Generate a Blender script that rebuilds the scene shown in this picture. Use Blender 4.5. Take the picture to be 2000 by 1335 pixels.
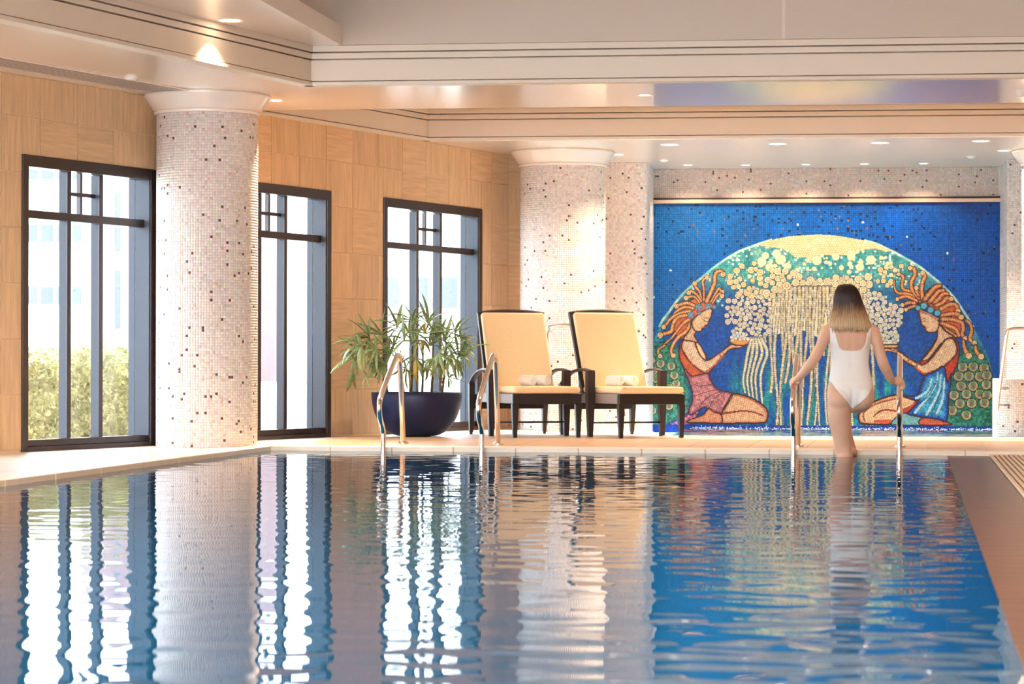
import bpy, bmesh, math, random
import numpy as np
from mathutils import Vector, Matrix

for o in list(bpy.data.objects): bpy.data.objects.remove(o)
SC = bpy.context.scene
COL = SC.collection

# ------------------------------------------------------------------ camera
# world: +Y is the way the lens looks, +X to its right, z = 0 is the pool's water
CAM_H, FOC, HZN, ROLL = .69, 5000.0, 708.0, .0022
cam = bpy.data.cameras.new('camera'); camo = bpy.data.objects.new('camera', cam); COL.objects.link(camo)
camo.location = (0, 0, CAM_H); camo.rotation_euler = (math.pi / 2, -ROLL, 0)
cam.sensor_width = 36; cam.lens = 36 * FOC / 2000; cam.shift_y = (HZN - 667.5) / 2000
cam.clip_start = .1; cam.clip_end = 600
cam.dof.use_dof = True; cam.dof.focus_distance = 20.0; cam.dof.aperture_fstop = 5.6
SC.camera = camo

# ------------------------------------------------------------------ light and exposure
wd = bpy.data.worlds.new('overcast_sky'); SC.world = wd; wd.use_nodes = True
bg = wd.node_tree.nodes['Background']; bg.inputs[0].default_value = (.77, .885, 1.0, 1); bg.inputs[1].default_value = 7.0
vs = SC.view_settings; vs.view_transform = 'Standard'; vs.look = 'None'; vs.exposure = 1.02; vs.gamma = 1; vs.use_curve_mapping = False
cy = SC.cycles
cy.use_denoising = True; cy.max_bounces = 9; cy.diffuse_bounces = 4; cy.glossy_bounces = 5; cy.transmission_bounces = 6; cy.transparent_max_bounces = 12
cy.caustics_reflective = False; cy.caustics_refractive = False; cy.sample_clamp_indirect = 8.0; cy.blur_glossy = .3
WARM = (1.0, .80, .56)
SPOT_W = 125.0            # one recessed downlight
FILL_W = 105.0           # one added fill light over the pool


def area_lamp(name, loc, size, power, color, aim=None):
    l = bpy.data.lights.new(name, 'AREA'); l.shape = 'RECTANGLE'; l.size, l.size_y = size; l.energy = power; l.color = color
    o = bpy.data.objects.new(name, l); COL.objects.link(o); o.location = loc
    if aim is not None:
        o.rotation_euler = (Vector(aim) - Vector(loc)).to_track_quat('-Z', 'Y').to_euler()
    return o


for _i, (_x, _y) in enumerate(((-1.3, 2.5), (-1.1, 5.0), (-.8, 7.5), (-.4, 10.0))):       # unseen fill lights added above the pool to brighten the room
    area_lamp('coffer_fill_light', (_x, _y, 4.3), (2.6, 1.4), FILL_W, (1.0, .86, .68))


# ------------------------------------------------------------------ helpers
def srgb(*c):
    c = [x / 255 for x in c]
    return tuple(x / 12.92 if x <= .04045 else ((x + .055) / 1.055) ** 2.4 for x in c)


def P(px, py, z):
    """world point seen at (px, py) of the 2000 x 1335 frame and lying at height z"""
    yc = py - ROLL * (px - 1000)
    D = FOC * (z - CAM_H) / (HZN - yc)
    return Vector(((px - 1000) / FOC * D, D, z))


def lerp(a, b, t): return a + (b - a) * t


class MB:
    """collects vertices and faces of ONE mesh"""
    def __init__(s): s.v = []; s.f = []; s.m = []
    def add(s, vs, fs, mi=0):
        b = len(s.v); s.v += [tuple(v) for v in vs]; s.f += [tuple(i + b for i in f) for f in fs]; s.m += [mi] * len(fs)
    def box(s, lo, hi, M=None, mi=0):
        x0, y0, z0 = lo; x1, y1, z1 = hi
        vs = [Vector(p) for p in ((x0, y0, z0), (x1, y0, z0), (x1, y1, z0), (x0, y1, z0), (x0, y0, z1), (x1, y0, z1), (x1, y1, z1), (x0, y1, z1))]
        if M is not None: vs = [M @ v for v in vs]
        s.add(vs, [(0, 3, 2, 1), (4, 5, 6, 7), (0, 1, 5, 4), (1, 2, 6, 5), (2, 3, 7, 6), (3, 0, 4, 7)], mi)
    def prism(s, poly, z0, z1, M=None, mi=0):
        n = len(poly)
        if sum(poly[i][0] * poly[(i + 1) % n][1] - poly[(i + 1) % n][0] * poly[i][1] for i in range(n)) < 0: poly = poly[::-1]
        vs = [Vector((p[0], p[1], z0)) for p in poly] + [Vector((p[0], p[1], z1)) for p in poly]
        if M is not None: vs = [M @ v for v in vs]
        s.add(vs, [tuple(range(n))[::-1], tuple(range(n, 2 * n))] + [(i, (i + 1) % n, n + (i + 1) % n, n + i) for i in range(n)], mi)
    def loft(s, rings, cap=True, mi=0, closed=True):
        n = len(rings[0]); b = len(s.v); fs = []
        for r in rings: s.v += [tuple(p) for p in r]
        for k in range(len(rings) - 1):
            for i in range(n if closed else n - 1):
                j = (i + 1) % n
                fs.append((b + k * n + i, b + k * n + j, b + (k + 1) * n + j, b + (k + 1) * n + i))
        if cap: fs.append(tuple(b + i for i in range(n))[::-1]); fs.append(tuple(b + (len(rings) - 1) * n + i for i in range(n)))
        s.f += fs; s.m += [mi] * len(fs)
    def tube(s, path, r, n=12, flat=1.0, up=None, mi=0, cap=True):
        path = [Vector(p) for p in path]; rs = r if isinstance(r, (list, tuple)) else [r] * len(path)
        rings = []; ref = Vector(up) if up else None
        for i, p in enumerate(path):
            t = (path[min(i + 1, len(path) - 1)] - path[max(i - 1, 0)]).normalized()
            if ref is None: ref = Vector((0, 0, 1)) if abs(t.z) < .9 else Vector((1, 0, 0))
            a = (ref - t * ref.dot(t)).normalized(); b = t.cross(a)
            if up is None: ref = a
            rings.append([p + a * (math.cos(2 * math.pi * k / n) * rs[i] * flat) + b * (math.sin(2 * math.pi * k / n) * rs[i]) for k in range(n)])
        s.loft(rings, cap, mi)
    def lathe(s, prof, n=48, M=None, mi=0, cap=False):
        rings = []
        for r, z in prof:
            ring = [Vector((r * math.cos(2 * math.pi * k / n), r * math.sin(2 * math.pi * k / n), z)) for k in range(n)]
            rings.append([M @ v for v in ring] if M is not None else ring)
        s.loft(rings, cap, mi)
    def mesh(s, name, mats, smooth=False, bevel=0):
        me = bpy.data.meshes.new(name); me.from_pydata(s.v, [], s.f)
        for m in (mats if isinstance(mats, (list, tuple)) else [mats]): me.materials.append(m)
        if len(set(s.m)) > 1: me.polygons.foreach_set('material_index', s.m)
        bm = bmesh.new(); bm.from_mesh(me); bmesh.ops.recalc_face_normals(bm, faces=bm.faces)
        if bevel:
            ed = [e for e in bm.edges if len(e.link_faces) == 2 and e.calc_face_angle(0) > .6]
            bmesh.ops.bevel(bm, geom=ed, offset=bevel, segments=2, affect='EDGES', profile=.5, clamp_overlap=True)
        bm.to_mesh(me); bm.free()
        if smooth: me.polygons.foreach_set('use_smooth', [True] * len(me.polygons)); 
        if smooth == 'auto': me.set_sharp_from_angle(angle=.7)
        me.update(); return me
    def build(s, name, mats, parent=None, smooth=False, bevel=0, M=None):
        return link(name, s.mesh(name, mats, smooth, bevel), parent, M)


def link(name, me, parent=None, M=None):
    o = bpy.data.objects.new(name, me); COL.objects.link(o)
    if parent is not None: o.parent = parent
    if M is not None: o.matrix_local = M
    return o


def tag(o, label=None, cat=None, group=None, kind=None):
    if label: o['label'] = label
    if cat: o['category'] = cat
    if group: o['group'] = group
    if kind: o['kind'] = kind
    return o


def thing(name, loc, label=None, cat=None, group=None, kind=None, M=None):
    o = bpy.data.objects.new(name, None); COL.objects.link(o); o.empty_display_size = .1
    if M is not None: o.matrix_world = M
    else: o.location = loc
    return tag(o, label, cat, group, kind)


def frame(o, u, v=None):
    """matrix with x along u (horizontal), z up, origin o"""
    u = Vector((u[0], u[1], 0)).normalized(); w = Vector((0, 0, 1)); v = w.cross(u)
    M = Matrix((u, v, w)).transposed().to_4x4(); M.translation = Vector(o); return M


# ------------------------------------------------------------------ materials
def newmat(name):
    m = bpy.data.materials.new(name); m.use_nodes = True; nt = m.node_tree
    return m, nt, nt.nodes['Principled BSDF']


def pmat(name, col, rough=.5, metal=0.0, spec=.5, var=0.0, scale=8.0, bump=0.0, stretch=(1, 1, 1), coords='Object', coat=0.0, sss=0.0, detail=3, seed_random=False, bscale=None, objvar=0.0):
    m, nt, b = newmat(name)
    b.inputs['Roughness'].default_value = rough; b.inputs['Metallic'].default_value = metal
    b.inputs['Specular IOR Level'].default_value = spec; b.inputs['Coat Weight'].default_value = coat; b.inputs['Coat Roughness'].default_value = .08
    b.inputs['Base Color'].default_value = (*col, 1)
    if sss: b.inputs['Subsurface Weight'].default_value = sss; b.inputs['Subsurface Radius'].default_value = (.02, .008, .004)
    N = nt.nodes; L = nt.links
    if var or bump or objvar:
        tc = N.new('ShaderNodeTexCoord'); mp = N.new('ShaderNodeMapping'); mp.inputs['Scale'].default_value = stretch
        L.new(tc.outputs[coords], mp.inputs['Vector'])
        nz = N.new('ShaderNodeTexNoise'); nz.inputs['Scale'].default_value = scale; nz.inputs['Detail'].default_value = detail
        L.new(mp.outputs[0], nz.inputs['Vector'])
        oi = N.new('ShaderNodeObjectInfo')
        if seed_random:
            nz.noise_dimensions = '4D'; mm = N.new('ShaderNodeMath'); mm.operation = 'MULTIPLY'; mm.inputs[1].default_value = 40
            L.new(oi.outputs['Random'], mm.inputs[0]); L.new(mm.outputs[0], nz.inputs['W'])
        mr = N.new('ShaderNodeMapRange'); mr.inputs['From Min'].default_value = .3; mr.inputs['From Max'].default_value = .7
        mr.inputs['To Min'].default_value = 1 - var; mr.inputs['To Max'].default_value = 1 + var
        L.new(nz.outputs['Fac'], mr.inputs['Value'])
        vm = N.new('ShaderNodeVectorMath'); vm.operation = 'SCALE'; vm.inputs[0].default_value = col; L.new(mr.outputs[0], vm.inputs['Scale'])
        out = vm
        if objvar:
            m2 = N.new('ShaderNodeMapRange'); m2.inputs['To Min'].default_value = 1 - objvar; m2.inputs['To Max'].default_value = 1 + objvar
            L.new(oi.outputs['Random'], m2.inputs['Value'])
            v2 = N.new('ShaderNodeVectorMath'); v2.operation = 'SCALE'; L.new(vm.outputs[0], v2.inputs[0]); L.new(m2.outputs[0], v2.inputs['Scale']); out = v2
        L.new(out.outputs[0], b.inputs['Base Color'])
        if bump:
            bp = N.new('ShaderNodeBump'); bp.inputs['Strength'].default_value = bump; bp.inputs['Distance'].default_value = .01
            if bscale:
                n2 = N.new('ShaderNodeTexNoise'); n2.inputs['Scale'].default_value = bscale; L.new(mp.outputs[0], n2.inputs['Vector']); L.new(n2.outputs['Fac'], bp.inputs['Height'])
            else: L.new(nz.outputs['Fac'], bp.inputs['Height'])
            L.new(bp.outputs[0], b.inputs['Normal'])
    return m


def attr_mat(name, rough=.3, spec=.5, gain=1.0, coat=0.0):
    m, nt, b = newmat(name); a = nt.nodes.new('ShaderNodeAttribute'); a.attribute_name = 'tess'
    nt.links.new(a.outputs['Color'], b.inputs['Base Color']); b.inputs['Roughness'].default_value = rough
    b.inputs['Specular IOR Level'].default_value = spec; b.inputs['Coat Weight'].default_value = coat
    return m


def clear_mat(name, ior, tint, rough=0.0, body=None, cloud=0.0):
    """thin clear sheet: Fresnel mix of a mirror and a tinted see-through"""
    m, nt, b = newmat(name); nt.nodes.remove(b); N = nt.nodes; L = nt.links
    fr = N.new('ShaderNodeFresnel'); ge = N.new('ShaderNodeNewGeometry'); io = N.new('ShaderNodeMapRange')   # same index from both sides of the sheet
    io.inputs['To Min'].default_value = ior; io.inputs['To Max'].default_value = 1 / ior; L.new(ge.outputs['Backfacing'], io.inputs['Value']); L.new(io.outputs[0], fr.inputs[0])
    tr = N.new('ShaderNodeBsdfTransparent'); tr.inputs[0].default_value = (*tint, 1)
    gl = N.new('ShaderNodeBsdfGlossy'); gl.inputs['Roughness'].default_value = rough
    mx = N.new('ShaderNodeMixShader'); L.new(fr.outputs[0], mx.inputs[0]); L.new(tr.outputs[0], mx.inputs[1]); L.new(gl.outputs[0], mx.inputs[2])
    if body:                                             # the water's own scattered colour
        df = N.new('ShaderNodeBsdfDiffuse'); df.inputs[0].default_value = (*body, 1); m2 = N.new('ShaderNodeMixShader'); m2.inputs[0].default_value = cloud
        L.new(tr.outputs[0], m2.inputs[1]); L.new(df.outputs[0], m2.inputs[2]); L.new(m2.outputs[0], mx.inputs[1])
    L.new(mx.outputs[0], N['Material Output'].inputs[0]); return m


def emit_mat(name, col, strength):
    m, nt, b = newmat(name); b.inputs['Base Color'].default_value = (*col, 1)
    b.inputs['Emission Color'].default_value = (*col, 1); b.inputs['Emission Strength'].default_value = strength; return m


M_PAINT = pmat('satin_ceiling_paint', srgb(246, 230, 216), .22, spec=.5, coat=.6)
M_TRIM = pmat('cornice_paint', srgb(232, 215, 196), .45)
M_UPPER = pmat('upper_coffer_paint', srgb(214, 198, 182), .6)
M_STONE = [pmat('sandstone_grain_upright', srgb(225, 187, 145), .42, var=.13, scale=5, stretch=(7, 7, .6), seed_random=True, objvar=.035, spec=.35),
           pmat('sandstone_grain_level', srgb(225, 187, 145), .42, var=.13, scale=5, stretch=(.6, .6, 7), seed_random=True, objvar=.035, spec=.35)]
M_GROUT = pmat('sandstone_joint', srgb(240, 210, 174), .8)
M_DECK = pmat('honed_deck_stone', srgb(224, 208, 196), .38, var=.05, scale=3, spec=.4)
M_DECKTILE = pmat('honed_deck_tile', srgb(206, 162, 120), .36, var=.05, scale=4, seed_random=True, objvar=.03, spec=.4)
M_COPING = pmat('coping_stone', srgb(240, 220, 196), .4, var=.04, scale=6)
M_FRAME = pmat('dark_bronze_window_frame', srgb(50, 36, 34), .32, metal=.25, spec=.6)
M_FRAMESIDE = pmat('frame_side_sky_sheen', srgb(78, 82, 92), .5, spec=.25)  # sides of the dark frames; their sky sheen is put into the grey
M_GLASS = clear_mat('window_glass', 1.4, (.97, .985, 1.0))
M_WATER = clear_mat('pool_water', 1.333, (.55, .91, .97), 0, srgb(12, 82, 124), .82)
M_SPAWATER = clear_mat('spa_water', 1.333, (.75, .93, 1.0))
M_BASIN = pmat('blue_pool_tile', srgb(44, 168, 214), .4, var=.08, scale=2)
M_SPATILE = pmat('pale_spa_tile', srgb(96, 182, 226), .4, var=.1, scale=3)
M_LEDGE = pmat('brown_overflow_stone', srgb(88, 48, 26), .36, var=.2, scale=2, stretch=(1.2, 7, 1), bump=.5)
M_STEEL = pmat('polished_stainless', srgb(214, 204, 196), .14, metal=1.0)
M_SPOUT = pmat('brushed_bronze_steel', srgb(168, 132, 108), .36, metal=1.0)
M_BRUSHED = pmat('brushed_stainless', srgb(206, 190, 172), .32, metal=1.0)
M_TESS = attr_mat('glazed_tesserae', .28, .5)
M_MURAL = attr_mat('mural_tesserae', .34, .2)
M_TGROUT = pmat('mosaic_grout', srgb(226, 206, 196), .7)
# ------------------------------------------------------------------ plan of the room
ZC, ZD = 2.78, .03                                   # soffit and deck heights
WM = .498; WK = 12.89                                # left wall: x = WM * y - WK
def wall_pt(y): return Vector((WM * y - WK, y, 0))
UW = Vector((WM, 1, 0)).normalized(); NW = Vector((UW.y, -UW.x, 0))       # along the wall, into the room
MW = Matrix((UW, -NW, Vector((0, 0, 1)))).transposed().to_4x4(); MW.translation = wall_pt(18.0)     # local x along wall, y outwards
def wall_u(px): return (WK / (WM - (px - 1000) / FOC) - 18.0) / UW.y
EM = Vector((1, -.119, 0)).normalized(); NM = Vector((EM.y, -EM.x, 0))    # along the mural wall, towards the lens
PA = Vector((.157, 1, 0)).normalized(); QA = Vector((PA.y, -PA.x, 0))     # pool: lengthways (away), crossways (right)
POOL_C = Vector((-1.897, 20.07, 0)); POOL_W = 5.23; LEDGE_W = .31
MP = Matrix((QA, PA, Vector((0, 0, 1)))).transposed().to_4x4(); MP.translation = POOL_C              # pool frame: x right, y away
def mur(x):  return Vector((x, 27.4 - .119 * (x - 3.288), 0))            # mural wall line
MUR_L, MUR_R = 1.370, 5.18

# ------------------------------------------------------------------ left wall and windows
WIN = []
for a, b in ((42, 302), (433, 645), (748, 940)): WIN.append((wall_u(a), wall_u(b)))
w0 = WIN[0][0]
for k in range(1, 7): WIN.append((w0 - 2.72 * k, w0 - 2.72 * k + 1.68))
WIN.sort(); WZ0, WZ1 = .045, 2.205
U0, U1 = -17.5, (25.8 - 18.0) / UW.y
mb = MB(); u = U0
for a, b in WIN:
    mb.box((u, .006, -.2), (a, .19, ZC), MW); mb.box((a, .006, WZ1), (b, .19, ZC), MW); mb.box((a, .006, -.2), (b, .19, WZ0 - .03), MW); u = b
mb.box((u, .006, -.2), (U1, .19, ZC), MW)
wall_left = tag(mb.build('wall_left', M_GROUT), 'angled sandstone wall with tall dark framed windows', kind='structure')

TW, TH = .46, .405
rng = random.Random(3)
tile_cache = {}
def stone_tiles(parent, M, u0, u1, z0, z1, holes, off=0.0, tw=TW):
    k0 = math.floor((u0 - off) / tw); rows = []
    z = 2.475 - TH * 6
    while z < z1: rows.append(z); z += TH
    for ri, zr in enumerate(rows):
        for k in range(k0, math.ceil((u1 - off) / tw)):
            a, b = max(off + k * tw, u0), min(off + (k + 1) * tw, u1); c, d = max(zr, z0), min(zr + TH, z1)
            if b - a < .02 or d - c < .02: continue
            parts = [(a, b, c, d)]
            for (ha, hb, hc, hd) in holes:
                nxt = []
                for (a1, b1, c1, d1) in parts:
                    if hb <= a1 or ha >= b1 or hd <= c1 or hc >= d1: nxt.append((a1, b1, c1, d1)); continue
                    if ha > a1: nxt.append((a1, ha, c1, d1))
                    if hb < b1: nxt.append((hb, b1, c1, d1))
                    x0, x1 = max(a1, ha), min(b1, hb)
                    if hd < d1: nxt.append((x0, x1, hd, d1))
                    if hc > c1: nxt.append((x0, x1, c1, hc))
                parts = nxt
            g = 1 if (k * 7 + ri * 3 + rng.randint(0, 1)) % 3 == 0 else 0
            for (a1, b1, c1, d1) in parts:
                w, h = b1 - a1, d1 - c1
                if w < .015 or h < .015: continue
                key = (round(w, 3), round(h, 3), g)
                if key not in tile_cache:
                    t = MB(); e = .0014; q = .0034
                    vs = [(-w / 2 + e, 0, -h / 2 + e), (w / 2 - e, 0, -h / 2 + e), (w / 2 - e, 0, h / 2 - e), (-w / 2 + e, 0, h / 2 - e)]
                    fr = [(-w / 2 + q, -.022, -h / 2 + q), (w / 2 - q, -.022, -h / 2 + q), (w / 2 - q, -.022, h / 2 - q), (-w / 2 + q, -.022, h / 2 - q)]
                    t.add(vs + fr, [(4, 5, 6, 7), (0, 1, 5, 4), (1, 2, 6, 5), (2, 3, 7, 6), (3, 0, 4, 7), (3, 2, 1, 0)])
                    tile_cache[key] = t.mesh('stone_tile', M_STONE[g])
                o = link('stone_tile', tile_cache[key], parent)
                o.matrix_local = M @ Matrix.Translation(((a1 + b1) / 2, .022 + rng.uniform(-.0008, .0008), (c1 + d1) / 2))
stone_tiles(wall_left, MW, -5.6, U1, ZD, ZC, [(a, b, WZ0 - .03, WZ1) for a, b in WIN], off=.07)

def make_window(n, a, b):
    w = b - a; M = MW @ Matrix.Translation((a, 0, 0))
    root = thing('window_%d' % n, (0, 0, 0), None, kind='structure', M=M)
    fw = .07; F = MB()
    z0, z1 = WZ0 - .03, WZ1
    for lo, hi in (((0, -.012, z0), (fw, .11, z1)), ((w - fw, -.012, z0), (w, .11, z1)), ((fw, -.012, z1 - .085), (w - fw, .11, z1))): F.box(lo, hi)
    F.build('frame', M_FRAME, root, bevel=.004)
    s = MB(); s.box((fw, -.012, z0), (w - fw, .11, z0 + .05)); s.box((fw, .02, z0 + .05), (w - fw, .11, z0 + .10)); s.build('sill', M_FRAME, root, bevel=.004)
    for x0, x1 in ((fw, fw + .012), (w - fw - .012, w - fw)):
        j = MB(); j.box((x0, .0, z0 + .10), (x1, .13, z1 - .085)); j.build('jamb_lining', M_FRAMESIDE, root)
    for x0, x1 in ((0, fw), (w - fw, w)):
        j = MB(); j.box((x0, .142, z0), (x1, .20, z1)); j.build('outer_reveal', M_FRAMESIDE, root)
    zt = z0 + (z1 - z0) * .805; c = w / 2; h = w * .108
    xs = [c - h - .02, c + h + .02]
    for x in xs:
        m = MB(); m.box((x - .024, .05, z0 + .10), (x + .024, .062, z1 - .085)); mo = m.build('mullion', M_FRAME, root, bevel=.003)
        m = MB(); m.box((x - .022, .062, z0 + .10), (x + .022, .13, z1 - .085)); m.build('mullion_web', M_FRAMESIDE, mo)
    t = MB(); t.box((fw, .045, zt - .03), (w - fw, .115, zt + .03)); t.build('transom', M_FRAME, root, bevel=.004)
    zm = (zt + z1 - .085) / 2 + .01
    q = MB(); q.box((xs[0] + .024, .09, zm - .014), (xs[1] - .024, .125, zm + .014)); q.build('muntin', M_FRAME, root)
    q = MB(); q.box((c - .012, .09, zt + .03), (c + .012, .125, zm - .014)); q.box((c - .012, .09, zm + .014), (c + .012, .125, z1 - .085)); q.build('muntin', M_FRAME, root)
    for x0, x1 in ((fw, xs[0] - .024), (xs[0] + .024, xs[1] - .024), (xs[1] + .024, w - fw)):
        for y0, y1 in ((z0 + .10, zt - .03), (zt + .03, z1 - .085)):
            g = MB(); g.box((x0, .134, y0), (x1, .140, y1)); g.build('pane', M_GLASS, root)
    return root
labels = {7: 'tall dark framed window nearest the lens, left of the front mosaic column', 8: 'dark framed window just right of the front mosaic column', 9: 'dark framed window behind the potted palm'}
for n, (a, b) in enumerate(WIN, 1):
    r = make_window(n, a, b)
    if n in labels: r['label'] = labels[n]

# wall behind the far column, right wall, roof over everything
cA, cB = wall_pt(25.8), Vector((.95, 26.75, 0))
MR = frame(cA, cB - cA)
mb = MB(); mb.box((0, .006, -.2), ((cB - cA).length, .2, ZC), MR)
wall_back_left = tag(mb.build('wall_back', M_GROUT), 'short sandstone wall behind the far column', kind='structure')
stone_tiles(wall_back_left, MR, 0, (cB - cA).length, ZD, ZC, [], off=.2)
rA = Vector((6.4, 27.2, 0)); MRT = frame(rA - PA * 30, PA)
mb = MB(); mb.box((0, -.15, -.2), (30, 0, 4.5), MRT); wall_right = tag(mb.build('wall_right', M_STONE[0]), 'plain sandstone wall along the right of the pool', kind='structure')

# ------------------------------------------------------------------ ceiling
c1 = P(600, 168, ZC); c1r = P(2000, 152, ZC); c1l = P(0, 40, ZC); dl = (c1l - c1).normalized(); dr = (c1r - c1).normalized()
c1R = c1 + dr * 9.0; c1L = c1 + dl * 24
c2 = P(830, 275, ZC); c2r = P(2000, 266, ZC); d2 = (c2r - c2).normalized(); c2R = c2 + d2 * 7.5
b2 = P(830, 212, ZC); b2r = P(2000, 200, ZC); d3 = (b2r - b2).normalized()
def on_wall(pt, d):                                   # where a line through pt meets the left wall
    t = (pt.y * WM - WK - pt.x) / (d.x - WM * d.y); return pt + d * t
nb = on_wall(b2, d3); nbR = b2 + d3 * 8
ZU = 3.075
def xy(*pts): return [(p[0], p[1]) for p in pts]
mb = MB()
mb.prism(xy(c1L, c1, c1R, nbR, nb, nb - NW * .3, wall_pt(-4) - NW * .3), ZC, ZU)
far_l = wall_pt(27.9)
mb.prism(xy(c2, c2R, (7.2, 28.5), wall_pt(28.5) - NW * .3, wall_pt(23.6) - NW * .3), ZC, ZU)
ceiling = tag(mb.build('ceiling', M_PAINT), 'glossy cream soffits between the ceiling coffers', kind='structure')
# raised wedge soffit of the first coffer and its edge
k1 = P(665, 88, ZU); MK = frame(k1, EM)
pa = PA; kL = k1 - pa * 24
mb = MB(); mb.prism(xy(k1 + EM * -.0, kL, wall_pt(-4), wall_pt(20.6)), ZU, ZU + .147)
tag(mb.build('ceiling_upper_soffit', M_PAINT), 'raised flat soffit with a downlight, upper left', kind='structure')
mb = MB(); e0 = k1 - EM * 1.6 + NM * .0
for s0, s1, off in ((-1.6, 3.30, 0), (3.32, 9, .015)):
    A = k1 + EM * s0 + NM * off; B = k1 + EM * s1 + NM * off
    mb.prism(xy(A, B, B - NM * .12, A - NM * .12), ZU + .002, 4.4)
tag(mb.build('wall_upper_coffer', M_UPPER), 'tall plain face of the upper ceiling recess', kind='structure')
mb = MB(); A = k1 + EM * 3.30 + NM * .012; B = k1 + EM * 3.32 + NM * .012
mb.prism(xy(A, B, B - NM * .03, A - NM * .03), ZU + .002, 4.4); tag(mb.build('trim_9', M_TRIM), 'thin upright joint strip of the upper recess', kind='structure')
mb = MB(); mb.prism(xy(wall_pt(-4) + Vector((-2, 0, 0)), (9, -4), (9, 29), (-3, 29)), 4.4, 4.55)
mb.prism(xy(wall_pt(-4) - NW * .3, wall_pt(21) - NW * .3, wall_pt(21) + NW * .2, wall_pt(-4) + NW * .2), ZU + .147, 4.4)
mb.prism(xy(on_wall(b2, d3) - UW * .6 - NW * .5, b2 + d3 * 8 - Vector((0, .6, 0)), c2R + Vector((0, .4, 0)), c2 + Vector((.0, .4, 0)), c2 - NW * .5), ZU + .001, 3.4)
mb.box((-12, .2, ZC), (9, .45, 4.4))  # unseen end wall added to keep rear daylight off the beam face
tag(mb.build('ceiling_roof', M_UPPER), 'ceiling above the coffers, with an unseen end wall added to block light', kind='structure')
# side of the second coffer over the wall
# cornices: profile (out from the face, z) swept along the soffit edges
def cornice(n, a, b, out, label, z0=ZC):
    a = Vector((a.x, a.y, 0)); b = Vector((b.x, b.y, 0)); M = frame(a, b - a); L = (b - a).length; s = 1 if (M.to_3x3() @ Vector((0, 1, 0))).dot(out) > 0 else -1
    mb = MB()
    for y1, za, zb in ((.060, z0 - .003, z0 + .024), (.048, z0 + .031, z0 + .188), (.058, z0 + .197, z0 + .240), (.070, z0 + .249, z0 + .296)):
        lo, hi = sorted((-.06 * s, y1 * s)); mb.box((-.02, lo, za), (L + .02, hi, zb), M)
    lo, hi = sorted((-.06 * s, .001 * s)); mb.box((-.02, lo, z0 + .002), (L + .02, hi, z0 + .28), M)
    tag(mb.build('trim_%d' % n, M_TRIM, bevel=.003), label, kind='structure')
cornice(1, c1, c1R, NM, 'stepped cornice across the front ceiling beam')
cornice(2, c1L, c1, Vector((-dl.y, dl.x, 0)) if Vector((-dl.y, dl.x, 0)).dot(NW) > 0 else Vector((dl.y, -dl.x, 0)), 'stepped cornice running up the left soffit')
cornice(3, c2, c2R, NM, 'stepped cornice across the far ceiling beam')
cl = on_wall(b2, d3); cornice(4, cl + Vector((-.02, 0, 0)) - UW * .3, c2, NW, 'stepped cornice above the sandstone wall by the far window')
mb = MB(); mb.prism(xy(cl - NW * .02 - UW * .4, c2 - NW * .01 + UW * .1, c2 - NW * .4 + UW * .1, cl - NW * .4 - UW * .4), ZC - .001, ZU + .1); tag(mb.build('wall_left_upper', M_TRIM), 'strip of wall above the stone by the far coffer', kind='structure')

# ------------------------------------------------------------------ deck, pool, spa
SPA_F = 22.96                                          # front of the spa at x = 3.2
def spa(x): return Vector((x, SPA_F - .119 * (x - 3.2), 0))
spaL, spaR = 1.36, 5.16
sl, sr = spa(spaL), spa(spaR); ml, mr_ = mur(MUR_L), mur(MUR_R)
PL = 23.0
def pp(x, y): v = MP @ Vector((x, y, 0)); return (v.x, v.y)
GR_W = .42
mb = MB()
far = [pp(-.0, 0), pp(POOL_W + LEDGE_W + GR_W + 4, 0)]
mb.prism([pp(0, 0), pp(0, -PL), (-24, -4), (wall_pt(20.2) - NW * .2)[:2], (wall_pt(25.9) - NW * .2)[:2], (-.3, 28.3), (sl.x, 28.3), (sl.x, sl.y)], -.25, ZD)
mb.prism([pp(0, 0), (sl.x, sl.y), (sr.x, sr.y), (7.5, sr.y - .3), pp(8.2, 0)], -.25, ZD)
mb.prism([(sr.x, sr.y), (mr_.x, 28.3), (8, 28.3), (7.5, sr.y - .3)], -.25, ZD)
mb.prism([pp(POOL_W + LEDGE_W + GR_W, 0), pp(POOL_W + LEDGE_W + GR_W, -PL), pp(8.2, -PL), pp(8.2, 0)], -.25, ZD)
floor = tag(mb.build('floor', M_DECK), 'pale honed stone pool deck', kind='structure')
# tiles of the strip between pool and spa
Ux = QA; wS = 6.9; n = 15
for k in range(n):
    a, b = .02 + wS * k / n, .02 + wS * (k + 1) / n
    for r, (ya, yb) in enumerate(((.30, 1.1), (1.1, 1.9), (1.9, 2.62))):
        t = MB(); g = .003
        t.box((a + g, ya + g, ZD), (b - g, yb - g, ZD + .004)); t.build('deck_tile', M_DECKTILE, floor, M=MP)
# coping stones round the pool
nc = 12
for k in range(nc):
    a, b = POOL_W * 1.12 * k / nc, POOL_W * 1.12 * (k + 1) / nc
    t = MB(); t.box((a + .0015, -.012, -.01), (b - .0015, .30, ZD + .006)); t.build('coping_stone', M_COPING, floor, bevel=.006, M=MP)
for k in range(18):
    a, b = -.85 * (k + 1), -.85 * k
    t = MB(); t.box((-.30, a + .0015, -.01), (.012, b - .0015, ZD + .006)); t.build('coping_stone', M_COPING, floor, bevel=.006, M=MP)
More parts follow.
